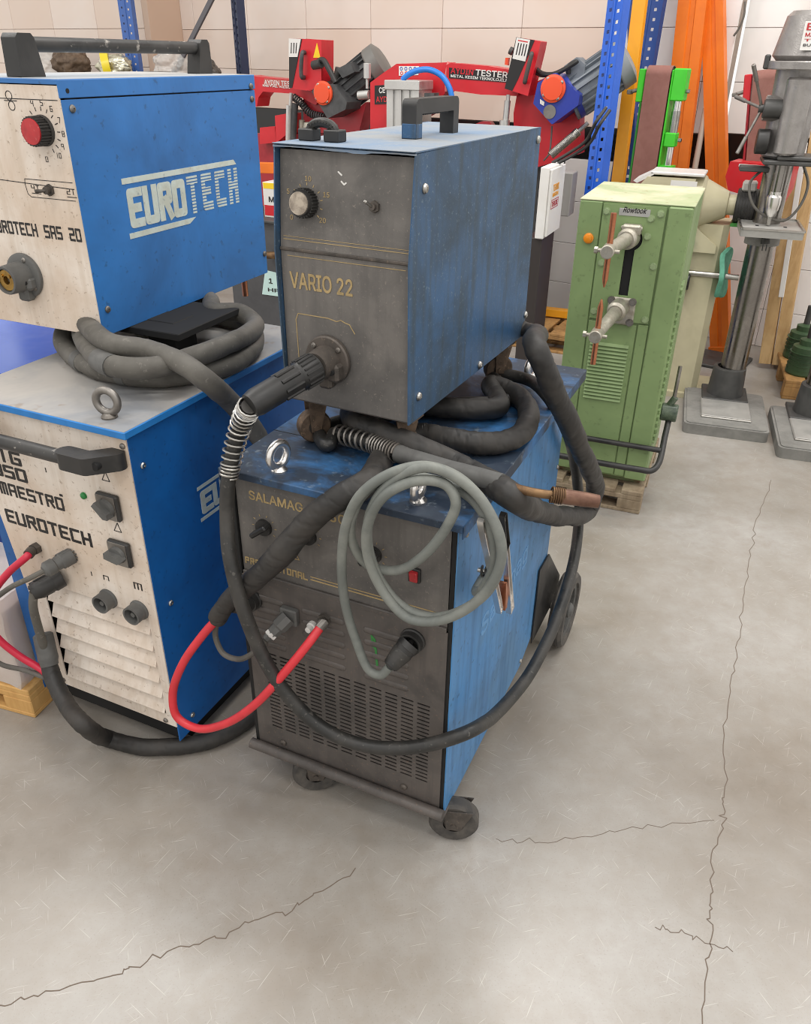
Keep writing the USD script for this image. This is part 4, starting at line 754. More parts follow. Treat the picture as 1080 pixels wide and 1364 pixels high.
# foot bar with its pivot
zf = .30
pth = catmull([(.045, .20, .40), (.046, .06, .335), (.044, -.10, .262), (.022, -.135, .25), (-.02, -.14, .25), (-.36, -.14, .25), (-.42, -.135, .25), (-.445, -.10, .262), (-.445, .10, .33)], 8)
G.part('foot_bar', tube(pth, .0125, 14), black_pl); G.part('foot_bar', tube([(-.44, -.03, .30), (.044, -.03, .30)], .0115, 14), black_pl, label='rear rung of the foot bar')
G.part('pivot_hub', [cyl((.008, .15, .40), (.075, .15, .40), .038, n=24, c=.004), cyl((.02, .15, .40), (.055, .15, .47), .014, n=14)], mat('dark_green_pivot', '#3c4a3c', .4, dirt='#7d8a75', amt=.5, scale=30.)); G.part('pull_rod', cyl((.05, .15, .45), (.05, .17, .60), .008, n=10), steel_dull)
rail = mat('rusty_green_rail', '#6f7a55', .7, dirt='#6b4a35', amt=.9, scale=14.); G.part('base_rail', bx(-WG+.02, -.02, .03, .07, .104, g0z, .002), rail); G.part('base_rail', bx(-WG+.02, -.02, DG-.07, DG-.03, .104, g0z, .002), rail)
pL = T('wooden_pallet', 'weathered wooden pallet under the sage green spot welder', 'pallet', FG.off(-.2, .2))
def pallet(t, x0, x1, y0, y1, h, nb=6, dx=None, mt=wood_d):
    bw = (x1-x0)/nb*.82
    for i in range(nb):
        a = x0+(x1-x0-bw)*i/(nb-1); t.part('deck_board', bx(a, a+bw, y0, y1, h-.02, h, .003), mt)
    for y in (y0, (y0+y1)/2-.04, y1-.08):
        t.part('stringer_board', bx(x0, x1, y, y+.08, h-.042, h-.02, .003), mt); t.part('bottom_board', bx(x0, x1, y, y+.08, 0, .016, .003), mt)
        for x in (x0, (x0+x1)/2-.05, x1-.10): t.part('block', bx(x, x+.10, y, y+.08, .016, h-.042, .003), mt)
pallet(pL, -.34, .205, -.26, .36, .104, 5, None, mat('weathered_timber', '#a3937b', .8, dirt='#7e6c55', amt=.8, scale=6., streak='#6f5f4a', kstreak=.5, bump=.2))

# ================================================================== right side: drill press, second base, planks, pallet with motors
cast_g = mat('grey_cast_base', '#84837f', .55, dirt='#6a6966', amt=.6, scale=10., bump=.15); cast_top = mat('dusty_cast_top', '#9c9b97', .5, .3, dirt='#b0aea9', amt=.6, scale=8.)
hammer = mat('hammered_grey_paint', '#9b9794', .35, .55, dirt='#7c7875', amt=.5, scale=14., bump=.35, bscale=160.); col_st = mat('polished_column', '#928e89', .24, 1., dirt='#75706b', amt=.6, scale=10.); dark_ir = mat('dark_iron', '#464645', .5, .3, dirt='#5c5b59', amt=.5, scale=15.)
red_p = mat('red_machine_paint', '#c9222c', .35, dirt='#b01c26', amt=.4, scale=6.); red_d = mat('dark_red_paint', '#a82a33', .4, dirt='#8d2029', amt=.5, scale=6.)
def press_base(t, x, y, w, d, h=.055):
    t.part('base', [exy(rrect(x-w/2, y-d, x+w/2, y, .03).buffer(-.0), .0, h), exy(rrect(x-w/2+.012, y-d+.012, x+w/2-.012, y-.012, .025), h, h+.005)], cast_g)
    t.part('base_pad', bx(x-w*.30, x+w*.30, y-d*.80, y-d*.33, h+.004, h+.016, .005), cast_top); t.part('base_edge', bx(x-w*.30, x+w*.30, y-d*.82, y-d*.795, h+.004, h+.014, .003), steel)
    t.part('column_foot', [bx(x-.12, x+.12, y-.20, y+.03, h, h+.022, .004), lathe([(.096, 0), (.086, .15), (.076, .155), (.066, .155), (.066, 0)], (x, y-.085, h+.022), (0, 0, 1))], dark_ir)
pb = ground(972, 541); FP = Fr(pb[0], pb[1], -.30)
P = T('drill_press', 'grey column drill press with hammered head, chuck and tilted feed levers', 'drill press', FP)
press_base(P, -.045, .085, .42, .56)
P.part('column', cyl((-.03, 0, .05), (-.03, 0, 1.66), .066, n=36), col_st)
def pdep(px, py): return FP.hit(px, py, 1, 0)
tb = pdep(1018, 297)
hz_ = tb[2]
P.part('table', [exy(rrect(-.03-.13, -.25, -.03+.155, .10, .015), hz_-.03, hz_+.004)], cast_top, label='square work table'); P.part('table_rim', [exy(rrect(-.165, -.255, .130, .105, .015).difference(rrect(-.155, -.245, .12, .095, .01)), hz_+.004, hz_+.012)], steel); P.part('table_hub', lathe([(.067, -.08), (.085, -.08), (.085, .0), (.067, .0), (.067, -.08)], (-.03, 0, hz_-.02), (0, 0, 1)), cast_g)
for x in (-.08, .05): P.part('table_slot', bx(x-.008, x+.008, -.13, -.10, hz_+.0035, hz_+.0045, 0), inside)
# head: at the height of the photo's top right corner
h0 = pdep(1060, 135)[2]; 
P.part('head_casting', [cyl((-.03, -.01, h0-.24), (-.03, -.01, h0+.14), .098, .108, 40, .008), cyl((-.03, -.12, h0-.22), (-.03, -.12, h0+.10), .055, .06, 30, .008), cyl((-.16, -.06, h0-.03), (-.05, -.06, h0-.03), .055, n=28, c=.004)], hammer)
P.part('motor_cover', [cyl((.0, -.03, h0+.13), (.0, -.03, h0+.165), .185, n=40, c=.004), cyl((.0, -.03, h0+.165), (.0, -.03, h0+.36), .170, .140, 40, .02)], hammer)
P.part('belt_latch', bx(-.20, -.175, -.07, -.03, h0+.13, h0+.19, .006), dark_ir)
lb = P.part('rating_label', rot(bx(-.075, .085, -.205, -.199, h0+.205, h0+.315, .001), -.10, (1, 0, 0), (0, -.20, h0+.2)), white_pl)
for i, (s_, zz, hh, mt_) in enumerate((('EGE', .282, .026, red_pl), ('MAKINA', .258, .014, red_pl), ('TEL', .240, .009, red_pl), ('BURSA', .221, .009, black_ink))):
    P.part('lettering', rot(front_txt(s_, -.065, h0+zz, .10 if i < 2 else .08, hh, -.2055, True), -.10, (1, 0, 0), (0, -.20, h0+.2)), mt_, lb)
hb_ = V(-.135, -.10, h0-.03)
P.part('feed_hub', [cyl(hb_+V(.06, 0, 0), hb_-V(.03, 0, 0), .040, n=28, c=.004), cyl(hb_-V(.03, 0, 0), hb_-V(.05, 0, 0), .018, n=16)], dark_ir)
for t, ln in ((.55, .0), (2.6, 0), (4.7, 0)): 
    d = V(-.35, math.sin(t+.9)*.5, math.cos(t+.9)); d /= np.linalg.norm(d); a = hb_-V(.035, 0, 0); P.part('feed_lever', [cyl(a, a+d*.17, .0065, n=12), cyl(a+d*.13, a+d*.21, .0095, n=14, c=.003)], steel_dull)
P.part('depth_dial', cyl((-.165, -.09, h0-.17), (-.11, -.09, h0-.17), .055, n=28, c=.004), black_pl)
P.part('depth_arm', [bx(-.12, .10, -.16, .06, h0-.265, h0-.245, .005), bx(-.06, .11, -.16, .06, h0-.243, h0-.225, .005)], dark_ir)
P.part('quill', cyl((-.03, -.11, h0-.40), (-.03, -.11, h0-.22), .026, n=22), col_st)
P.part('chuck', [lathe([(0, 0), (.014, 0), (.030, .03), (.034, .06), (.034, .09), (.026, .10), (.026, .115), (0, .115)], (-.03, -.11, h0-.50), (0, 0, 1))], chrome)
P.part('chuck_jaw', cyl((-.03, -.11, h0-.54), (-.03, -.11, h0-.49), .010, .014, 12), steel)
cd = catmull([(-.10, .0, h0-.30), (-.15, -.06, h0-.36), (-.12, -.10, h0-.45), (-.05, -.10, h0-.50), (.04, -.08, h0-.52), (.10, -.04, h0-.46), (.12, .0, h0-.36), (.08, .03, h0-.27)], 8); P.part('power_cord', tube(cd, .0065, 10), grey_hose)
P.part('mains_plug', [lathe([(0, 0), (.010, 0), (.018, .03), (.022, .05), (.022, .06), (0, .06)], (-.03, -.11, h0-.57), (.1, -.2, -1), 16), cyl((-.033, -.125, h0-.63), (-.032, -.128, h0-.66), .003, n=8), cyl((-.016, -.125, h0-.63), (-.015, -.128, h0-.66), .003, n=8)], dark_ir)
P.part('support_bracket', bx(-.21, -.06, -.05, .03, pdep(1000, 224)[2]-.012, pdep(1000, 224)[2]+.012, .004), dark_ir)
pb2 = ground(1070, 563); FQ = Fr(pb2[0], pb2[1], -.30)
Q = T('drill_press', 'second drill press at the right edge of the photo, only base and column in view', 'drill press', FQ)
press_base(Q, .02, .06, .40, .58); Q.part('column', cyl((.02, -.025, .05), (.02, -.025, 1.3), .066, n=32), col_st)
pa, pbb = ground(1013, 486), ground(1030, 489)
tp = [WF.wld(WF.hit(1063, 80, 1, -.03)), WF.wld(WF.hit(1078, 80, 1, -.03))]
def beam(p0, p1, wx, wy, face=None):
    """rectangular bar from p0 to p1: wx across the view, wy deep"""
    p0, p1 = np.asarray(p0), np.asarray(p1); d = (p1-p0); L_ = np.linalg.norm(d); d = d/L_; f = V(*WF.R[:, 0]) if face is None else face; f = f-d*(f@d); f /= np.linalg.norm(f); g = np.cross(d, f)
    m = bx(-wx/2, wx/2, -wy/2, wy/2, 0, L_, .002); X = np.eye(4); X[:3, 0] = f; X[:3, 1] = g; X[:3, 2] = d; X[:3, 3] = p0; m.apply_transform(X); return m
one('timber_plank', 'pale timber plank leaning on the white wall, left one of the pair', 'plank', beam(ground(1019, 484, .03), ext_to(ground(1019, 484, .03), WF.wld(WF.hit(1055, 250, 1, -.13)), 2.1), .070, .05), wood, 'leaning planks')
one('timber_plank', 'pale timber plank leaning on the white wall, right one of the pair', 'plank', beam(ground(1036, 486, .03), ext_to(ground(1036, 486, .03), WF.wld(WF.hit(1076, 250, 1, -.13)), 2.1), .066, .05), wood, 'leaning planks')
one('white_strip', 'thin white plastic strip standing in front of the leaning timber planks', 'strip', beam(WF.wld(WF.hit(1040, 396, 1, -.30)), WF.wld(WF.hit(1072, 190, 1, -.20)), .03, .008), white_pl)
FPR = Fr(*ground(1040, 531)[:2], -.30)
PRt = T('wooden_pallet', 'small wooden pallet by the right wall carrying green motors', 'pallet', FPR); pallet(PRt, 0, .8, 0, .7, .115, 6)
mg = mat('dark_green_motor_paint', '#3d5538', .45, dirt='#2d4029', amt=.6, scale=12.)
for (u, lab) in (((1064, 475), 'small dark green electric motor on the right pallet, nearer one'), ((1066, 432), 'small dark green electric motor on the right pallet, farther one')):
    p = FPR.hit(*u, 1, .12 if u[1] > 450 else .42); o = FPR.wld((p[0], p[1], .115)); mt_ = T('electric_motor', lab, 'motor', Fr(o[0], o[1], -.30, .115), 'green motors on the right pallet'); 
    mt_.part('housing', lathe([(0, 0), (.085, 0), (.09, .01), (.08, .10), (.078, .16), (.05, .17), (.05, .20), (.02, .21), (0, .21)], (.04, .04, 0), (0, 0, 1)), mg); mt_.part('shaft', cyl((.04, .04, .2), (.04, .04, .32), .018, n=14), dark_ir)
    for k in range(5): mt_.part('fin', lathe([(.075, 0), (.089, 0), (.089, .004), (.075, .004), (.075, 0)], (.04, .04, .03+.024*k), (0, 0, 1)), mg)

# ================================================================== racking parts leaning and standing at the wall
orange = mat('orange_rack_paint', '#e5761c', .38, dirt='#cf6212', amt=.5, scale=5.); yellow_o = mat('amber_rack_paint', '#e7a01f', .4, dirt='#d38c17', amt=.4, scale=5.); rblue = mat('rack_blue_paint', '#1d58c0', .35, dirt='#184da6', amt=.5, scale=5.); navy = mat('navy_rack_paint', '#2a4a8c', .4, dirt='#22407c', amt=.4, scale=5.); navy_d = mat('dark_navy_rack_paint', '#262f4a', .45, dirt='#1f2740', amt=.4, scale=5.)
def frame_to(p0, p1, face):
    d = np.asarray(p1)-np.asarray(p0); L_ = np.linalg.norm(d); d = d/L_; f = face-d*(face@d); f /= np.linalg.norm(f); X = np.eye(4); X[:3, 0] = f; X[:3, 1] = np.cross(d, f); X[:3, 2] = d; X[:3, 3] = p0; return X, L_
def upright(name, lab, p0, p1, w, dp, mt, face, pitch=.05, hs=.017, side=True, group=None):
    """perforated rack upright: front web with holes, second web folded back, lips"""
    X, L_ = frame_to(p0, p1, face); t = T(name, lab, 'rack upright', Fr(p0[0], p0[1], 0, p0[2])); hol = [rrect(-hs/2, z-hs/2, hs/2, z+hs/2, .003) for z in np.arange(.03, L_-.03, pitch)]
    f_ = exz(sbox(-w/2, 0, w/2, L_).difference(unary_union([affinity.translate(h, -w*.24, 0) for h in hol])).difference(unary_union([affinity.translate(h, w*.24, -.012) for h in hol])) if side else sbox(-w/2, 0, w/2, L_).difference(unary_union(hol)), -.0015, .0015)
    parts = dict(web=[f_], flange=[bx(-w/2, -w/2+.003, 0, dp, 0, L_, 0)], flange2=[bx(w/2-.003, w/2, 0, dp, 0, L_, 0)], fold=[tube([(0, -.004, 0), (0, -.004, L_)], .006, 8)] if side else [])
    for k, m in parts.items():
        if m: m = cat(m); m.apply_transform(X); t.part(k.rstrip('2'), m, mt, world=True)
    return t
wx = V(*WF.R[:, 0]); wy = V(*WF.R[:, 1])
pu0, pu1 = wl(789, 250, -1.25), wl(820, 0, -1.05); upright('rack_upright', 'bright blue perforated rack upright leaning behind the green spot welder', ext_to(pu0, pu1, 0), ext_to(pu0, pu1, 2.3), .098, .06, rblue, wx*.96-wy*.28)
pu0, pu1 = wl(849, 110, -.30), wl(867, 0, -.25); upright('rack_upright', 'darker blue rack upright with white-edged holes leaning behind the green belt grinder', ext_to(pu0, pu1, 0), ext_to(pu0, pu1, 2.4), .15, .06, navy, wx, side=True)
pu0, pu1 = wl(843, 160, -.46), wl(841, 10, -.46); one('rack_brace', 'plain thin blue rack brace right of the bright blue upright', 'rack brace', beam(ext_to(pu0, pu1, 0), ext_to(pu0, pu1, 2.4), .04, .04), navy)
pu0, pu1 = wl(826, 220, -.55), wl(848, 40, -.50); one('amber_beam', 'amber rack beam standing behind the bright blue upright', 'rack beam', beam(ext_to(pu0, pu1, 0), ext_to(pu0, pu1, 2.2), .075, .045), yellow_o)
def channel_beam(name, lab, p0, p1, w, dp, mt, ang=0.):
    X, L_ = frame_to(p0, p1, wx*math.cos(ang)+wy*math.sin(ang)); t = T(name, lab, 'rack beam', Fr(p0[0], p0[1], 0, p0[2])); o = Polygon([(-w/2, 0), (-w*.1, 0), (-w*.06, .010), (w*.10, .010), (w*.14, 0), (w/2, 0), (w/2, dp), (-w/2, dp)])
    for nm, m in (('beam', exy(o, 0, L_)), ('end_plate', bx(-w/2-.01, w/2+.01, -.004, dp, 0, .05, .002))): m.apply_transform(X); t.part(nm, m, mt, world=True)
pu0, pu1 = wl(899, 205, -.22), wl(922, 0, -.18); channel_beam('rack_beam', 'orange rack beam leaning to the right behind the green belt grinder', ext_to(pu0, pu1, 0), ext_to(pu0, pu1, 2.5), .165, .05, orange)
pu0, pu1 = ground(958, 472, .0), wl(948, 0, -.14); channel_beam('rack_beam', 'orange rack beam standing upright on the floor behind the beige polishing machine', pu0, pu0+(pu1-pu0)*1.2, .125, .05, orange, -.1)
pu0, pu1 = wl(927, 215, -.15), wl(941, 140, -.12); one('conduit_pipe', 'thin beige pipe standing between the two orange rack beams', 'pipe', tube([ext_to(pu0, pu1, 0), ext_to(pu0, pu1, 1.45)], .018, 14), mat('beige_pipe', '#b6a99d', .5))
ww = catmull([wl(992, 2, -.005), wl(991, 20, -.01), wl(984, 38, -.02), wl(977, 48, -.03)], 6); one('hanging_wire', 'grey wire end hanging from the wall at the right recess', 'wire', tube(ww, .006, 8), grey_hose)
# left uprights, brace, shelf load behind the left feeder
pu0, pu1 = wl(178, 95, -.62), wl(168, 0, -.62); upright('rack_upright', 'mid blue rack upright behind the handle of the left feeder', (pu0[0], pu0[1], 0), (pu0[0], pu0[1], 2.6), .115, .06, mat('mid_blue_rack', '#4468ad', .4), wx*.93+wy*.36, .055, .014)
pu0 = wl(316, 60, -.62); upright('rack_upright', 'dark navy perforated rack upright right of the left feeder', (pu0[0], pu0[1], 0), (pu0[0], pu0[1], 2.6), .10, .06, navy_d, wx*.93-wy*.36, .05, .018)
one('rack_brace', 'grey diagonal brace between the two left rack uprights', 'rack brace', beam(wl(225, 112, -.58), wl(284, -5, -.58), .04, .02), mat('grey_brace', '#5d5b60', .45))
s0, s1 = WF.hit(-20, 108, 1, -.9), WF.hit(305, 108, 1, -.62); zsh = WF.hit(180, 106, 1, -.7)[2]
sh = T('rack_shelf', 'dusty steel rack shelf behind the left feeder holding bags and a roll', 'shelf', WF.off(-2.4, -.6)); m = bx(-4.2, -1.05, -.95, -.36, zsh-.05, zsh-.02, .002); m.vertices = WF.wld(m.vertices); sh.part('shelf_board', m, steel_dull, world=True)
film = usdkit.material(stage, '/World/Looks/clear_film', {'p': ('principled_bsdf', {'base_color': (.9, .88, .85), 'roughness': .18, 'transmission_weight': .55, 'alpha': .75, 'specular_ior_level': .8})}, [], surface='p.BSDF')
zt_ = zsh-.02
def bag(px, py, yv, r, lab, mt, sd, sc=(1, .8, .8)):
    m = trimesh.creation.icosphere(4, 1.); v = np.array(m.vertices); v *= (1+.55*(meshkit.fbm(v*2.2+sd, 3, sd)-.5))[:, None]; v *= np.array(sc)*r; v[:, 2] -= v[:, 2].min(); p = WF.wld(WF.hit(px, py, 1, yv)); v += V(p[0], p[1], zt_); m.vertices = v
    return one('plastic_bag', lab, 'bag', m, mt, smooth=50)
bag(60, 75, -.72, .13, 'clear crumpled plastic bag left on the rack shelf, beside the feeder handle', film, 3)
bag(95, 80, -.66, .16, 'brown paper-filled bag behind the feeder handle', mat('brown_bag', '#6d5a48', .6, dirt='#4a3b2f', amt=.8, scale=20.), 11)
bag(152, 82, -.78, .13, 'silvery foil bag next to the yellow tape roll', mat('silver_foil', '#cfcbb6', .2, .8, dirt='#9b977f', amt=.6, scale=30.), 21, (1.1, .7, .75))
bag(228, 78, -.60, .15, 'dusty clear bag behind the black box on the shelf', film, 31)
bag(272, 85, -.70, .11, 'dark crumpled bag by the far end of the feeder handle', mat('dark_bag', '#57504a', .4, dirt='#3b3631', amt=.8, scale=25.), 41)
p = WF.wld(WF.hit(142, 84, 1, -.84)); one('tape_roll', 'yellow adhesive tape roll standing on the rack shelf', 'tape', lathe([(.075, -.03), (.11, -.03), (.11, .03), (.075, .03), (.075, -.03)], (p[0], p[1], zt_+.11), (.85, .2, .1), 40), mat('yellow_tape', '#e6cf2a', .3))
p = WF.wld(WF.hit(205, 92, 1, -.80)); o = Fr(p[0], p[1], -.4, zt_); bb = T('storage_box', 'flat black plastic case on the rack shelf behind the left feeder', 'case', o); bb.part('body', bx(-.11, .11, -.08, .08, 0, .065, .008), black_pl); bb.part('lid', bx(-.105, .105, -.082, .078, .065, .085, .006), dark_ir); bb.part('latch', bx(-.03, .03, -.088, -.078, .05, .07, .002), steel_dull)

# ================================================================== belt grinders and beige polishing machine
belt = mat('maroon_abrasive_belt', '#8d6158', .85, dirt='#7d544c', amt=.4, scale=20., bump=.3, bscale=700.); lime = mat('bright_green_paint', '#45c52f', .4, dirt='#3bb027', amt=.4, scale=8.); beige = mat('beige_machine_paint', '#bdb698', .42, dirt='#aaa285', amt=.5, scale=7.)
def belt_grinder(lab, px, py0, py1, yv, sc, colr, lean):
    """upright belt: post with pulleys, guard and a telescopic tensioner"""
    a, b = wl(px[0], py1, yv), wl(px[1], py0, yv); X, L_ = frame_to(a, b, wx*math.cos(lean)+wy*math.sin(lean)); t = T('belt_grinder', lab, 'belt grinder', Fr(a[0], a[1], 0, 0)); w = .135*sc
    def pt(nm, m, mt): m = cat(m); m.apply_transform(X); t.part(nm, m, mt, world=True)
    r = .045*sc; o = LineString([(0, 0), (0, L_-r)]).buffer(r, quad_segs=8); m = ext(o.difference(o.buffer(-.003)), w); m.apply_transform(np.array([[0, 0, 1, 0], [1, 0, 0, 0], [0, 1, 0, 0], [0, 0, 0, 1.]])); m.apply_translation((-w/2, 0, 0)); pt('belt', m, belt)
    pt('top_pulley', cyl((-w/2+.006, 0, L_-r), (w/2-.006, 0, L_-r), r-.004, n=24), dark_ir); pt('bottom_pulley', cyl((-w/2+.006, 0, 0), (w/2-.006, 0, 0), r-.004, n=24), dark_ir)
    x = w/2+.032*sc; pt('guard_plate', bx(w/2+.004, w/2+.012, -.04, .05, .03, L_-.02, .003), colr)
    pt('post', cyl((x+.016, .0, .02), (x+.016, .0, L_*.82), .021*sc, n=20), chrome); pt('post_sleeve', cyl((x+.016, 0, L_*.42), (x+.016, 0, L_*.64), .024*sc, n=20), steel)
    pt('upper_bracket', bx(x-.022*sc, x+.05*sc, -.035, .04, L_*.72, L_*.98, .006), colr); pt('middle_bracket', bx(x-.018*sc, x+.042*sc, -.03, .035, L_*.34, L_*.46, .005), colr); pt('lower_bracket', exz(Polygon([(x-.025, L_*.18), (x+.05*sc, L_*.18), (x+.05*sc, L_*.02), (x+.02, -.05), (x-.025, -.06)]), -.03, .04), colr)
    pt('bracket_bolt', [cyl((x+.052*sc, 0, L_*h), (x+.07*sc, 0, L_*h), .010, n=6) for h in (.80, .40)], steel); pt('left_guard', bx(-w/2-.045*sc, -w/2-.008, -.03, .03, L_*.70, L_*.97, .004), colr); pt('tension_screw', [cyl((-w/2-.04*sc, -.01, L_*.80), (-w/2-.085*sc, -.01, L_*.78), .010, n=10), bx(-w/2-.10*sc, -w/2-.075*sc, -.03, .01, L_*.76, L_*.80, .004)], steel_dull); pt('belt_cover', bx(-w/2-.02, -w/2-.006, -.03, .05, .0, L_*.70, .003), mat('green_cover' if colr is lime else 'red_cover', '#2d7f2c' if colr is lime else '#a3242e', .4))
    # stand down to the floor
    ft = Fr(a[0], a[1], WF.yaw); m = bx(-.06, .06, .05, .17, 0, a[2]+.02, .004) if colr is lime else bx(.03, .12, .03, .13, 0, a[2]+.02, .004); m.vertices = ft.wld(m.vertices); t.part('stand', m, dark_ir, world=True); m = bx(-.16, .16, -.06, .26, 0, .02, .004); m.vertices = ft.wld(m.vertices); t.part('floor_plate', m, dark_ir, world=True)
    return t
belt_grinder('bright green belt grinder with a maroon abrasive belt behind the spot welder', (858, 882), 87, 245, -.80, 1.0, lime, 0.)
rbg = belt_grinder('red belt grinder with a maroon belt behind the drill press', (1012, 1024), 92, 222, -.45, 1.05, red_p, .1)
p = wl(982, 222, -.55); RB = Fr(p[0], p[1], WF.yaw)
z_ = p[2]; RGm = []
class RGw:
    @staticmethod
    def part(n, m, mt): m = m.copy(); m.vertices = RB.wld(m.vertices*V(1, 1, 1)); rbg.part(n, m, mt, world=True)
RG = RGw
RG.part('housing', exz(Polygon([(-.03, z_+.03), (.30, z_+.03), (.30, z_-.10), (.22, z_-.32), (.14, z_-.32), (.10, z_-.14), (-.01, z_-.12), (-.04, z_-.05)]), -.06, .12), red_p); RG.part('white_strip', bx(.02, .25, -.062, -.058, z_+.008, z_+.022, 0), white_pl); 
# beige polishing machine with its pedestal
pB = ground(925, 528); FZ = Fr(pB[0], pB[1], -.38)
Z = T('polishing_machine', 'beige polishing machine on a tall pedestal with a conical spindle end', 'polishing machine', FZ)
def zp(px, py, y=0.): return FZ.hit(px, py, 1, y)
a, b, c_, d_ = zp(893, 525), zp(945, 520), zp(905, 300, .05), zp(972, 300, .05)
Z.part('pedestal', [exy(Polygon([(-.22, 0), (-.12, -.03), (-.03, -.03), (.0, .0), (.0, .22), (-.22, .22)]), .03, c_[2]+.03)], beige); Z.part('base_plate', exy(rrect(-.25, -.06, .11, .30, .02), 0, .03), beige)
for x, y in ((.075, -.02), (.075, .26)): Z.part('anchor_bolt', [hexnut((x, y, .03), (x, y, .045), .014), cyl((x, y, .045), (x, y, .06), .007, n=10)], steel)
zc = zp(950, 272)[2]; hxx = zp(917, 272)[0]
Z.part('motor_body', [exz(Polygon([(hxx-.28, zc-.10), (hxx+.02, zc-.10), (hxx+.02, zc+.125), (hxx-.22, zc+.125), (hxx-.28, zc+.05)]), -.10, .14)], beige)
Z.part('spindle_cone', lathe([(0, 0), (.128, 0), (.135, .01), (.135, .07), (.128, .08), (.118, .085), (.065, .20), (.050, .205), (.050, .24), (0, .24)], (hxx-.01, .02, zc), (1, 0, 0), 40), beige)
Z.part('motor_lid', [bx(hxx-.21, hxx+.06, -.09, .13, zc+.135, zc+.150, .004), exz(Polygon([(hxx-.29, zc+.10), (hxx-.20, zc+.148), (hxx-.19, zc+.135), (hxx-.27, zc+.09)]), -.09, .13)], mat('pale_grey_lid', '#d3d1ce', .45, dirt='#bdbab6', amt=.5, scale=8.)); Z.part('notice_sheet', bx(hxx-.10, hxx+.03, -.1015, -.1, zc+.05, zc+.115, 0), white_pl)
sx0 = hxx+.23
Z.part('black_hub', [cyl((sx0, .02, zc), (sx0+.10, .02, zc), .085, n=30, c=.006)], black_pl); Z.part('hub_thread', [lathe([(.083, 0), (.0865, .002), (.083, .004), (.083, 0)], (sx0+.015+.014*k, .02, zc), (1, 0, 0), 24) for k in range(6)], steel_dull); Z.part('green_guard', [exz(Polygon([(sx0-.005, zc-.10), (sx0+.11, zc-.10), (sx0+.15, zc-.02), (sx0+.15, zc+.05), (sx0+.115, zc+.05), (sx0+.105, zc-.07), (sx0-.005, zc-.085)]), -.02, .10)], mat('guard_green', '#3f8a3b', .45)); Z.part('hub_cap', bx(sx0+.015, sx0+.085, -.03, .06, zc+.075, zc+.12, .008), mat('grey_cap', '#b7b3ad', .5))
q = zp(960, 335, -.02)
Z.part('shelf_bracket', [exz(Polygon([(hxx+.02, zc-.10), (hxx+.05, zc-.10), (hxx+.18, zc-.20), (hxx+.18, zc-.235), (hxx+.0, zc-.235)]), -.06, .10)], beige); Z.part('switch_box', [bx(hxx-.02, hxx+.005, -.09, -.02, zc-.28, zc-.12, .003), bx(hxx+.005, hxx+.065, -.09, -.03, zc-.225, zc-.165, .004)], mat('turquoise_plastic', '#27b4bd', .4))
pz = zp(905, 375, -.05); Z.part('drive_pulley', [cyl((pz[0]-.02, -.03, pz[2]), (pz[0]+.03, -.03, pz[2]), .075, n=30, c=.006), cyl((pz[0]+.03, -.03, pz[2]), (pz[0]+.05, -.03, pz[2]), .045, n=24, c=.004)], black_pl)
sh_ = Z.part('shaft', cyl((pz[0], -.03, zp(945, 366, -.03)[2]), (zp(985, 364, -.03)[0], -.03, zp(945, 366, -.03)[2]), .0155, n=18), steel)
pw_ = zp(964, 364, -.03); m = trimesh.creation.revolve(np.array([(0, -.010), (.09, -.014), (.125, -.012), (.13, 0), (.125, .012), (.09, .014), (0, .010)]), sections=48); v = np.array(m.vertices); rr_ = np.hypot(v[:, 0], v[:, 1]); th = np.arctan2(v[:, 1], v[:, 0]); k_ = 1+.05*np.sin(7*th)*(rr_ > .1); v[:, :2] *= k_[:, None]; v[:, 2] += .010*np.sin(3*th)*(rr_/.13); m.vertices = v; X = align((1, -.12, .05)); X[:3, 3] = (pw_[0], -.03, pw_[2]); m.apply_transform(X); Z.part('polishing_wheel', m, mat('green_buffing_cloth', '#5f9f86', .8, dirt='#4b8570', amt=.6, scale=25., bump=.4, bscale=120.))
# ================================================================== white switch cabinet on a dark stand, pallet and amber beam behind
p = wl(699, 302, -1.75); FE = Fr(p[0], p[1], -.40)
E_ = T('switch_cabinet', 'white electrical switch cabinet on a dark stand right of the upper feeder', 'switch cabinet', FE)
def ep(px, py, y=0.): return FE.hit(px, py, 1, y)
FE2 = None
a, b = ep(711, 318), ep(750, 218)
zt2, zb2 = ep(712, 222)[2], ep(712, 318)[2]
cb = E_.part('cabinet', bx(.055, .10, 0, .30, zb2, zt2, .004), white_paint); 
E_.part('cabinet_door', bx(.101, .113, .01, .29, zb2+.01, zt2-.01, .003), white_paint)
for i, (s_, zz, hh, mt_) in enumerate((('TEKNIK', .66, .030, yellow_o), ('MAKINA', .58, .018, yellow_o), ('TEHLIKE', .44, .024, red_pl))):
    E_.part('sticker', side_txt(s_, .06, zb2+(zt2-zb2)*zz, .12, hh, .1135, True), mt_)
E_.part('sticker_frame', eyz(sbox(.045, zb2+(zt2-zb2)*.41, .195, zb2+(zt2-zb2)*.54).difference(sbox(.049, zb2+(zt2-zb2)*.42, .191, zb2+(zt2-zb2)*.53)), .1132, .114), red_pl)
E_.part('stand', [bx(-.0, .09, .02, .28, .14, zb2, .004)], mat('dark_brown_stand', '#3b3533', .5)); E_.part('stand_foot', [bx(-.06, .14, -.03, .32, 0, .14, .004)], inside)
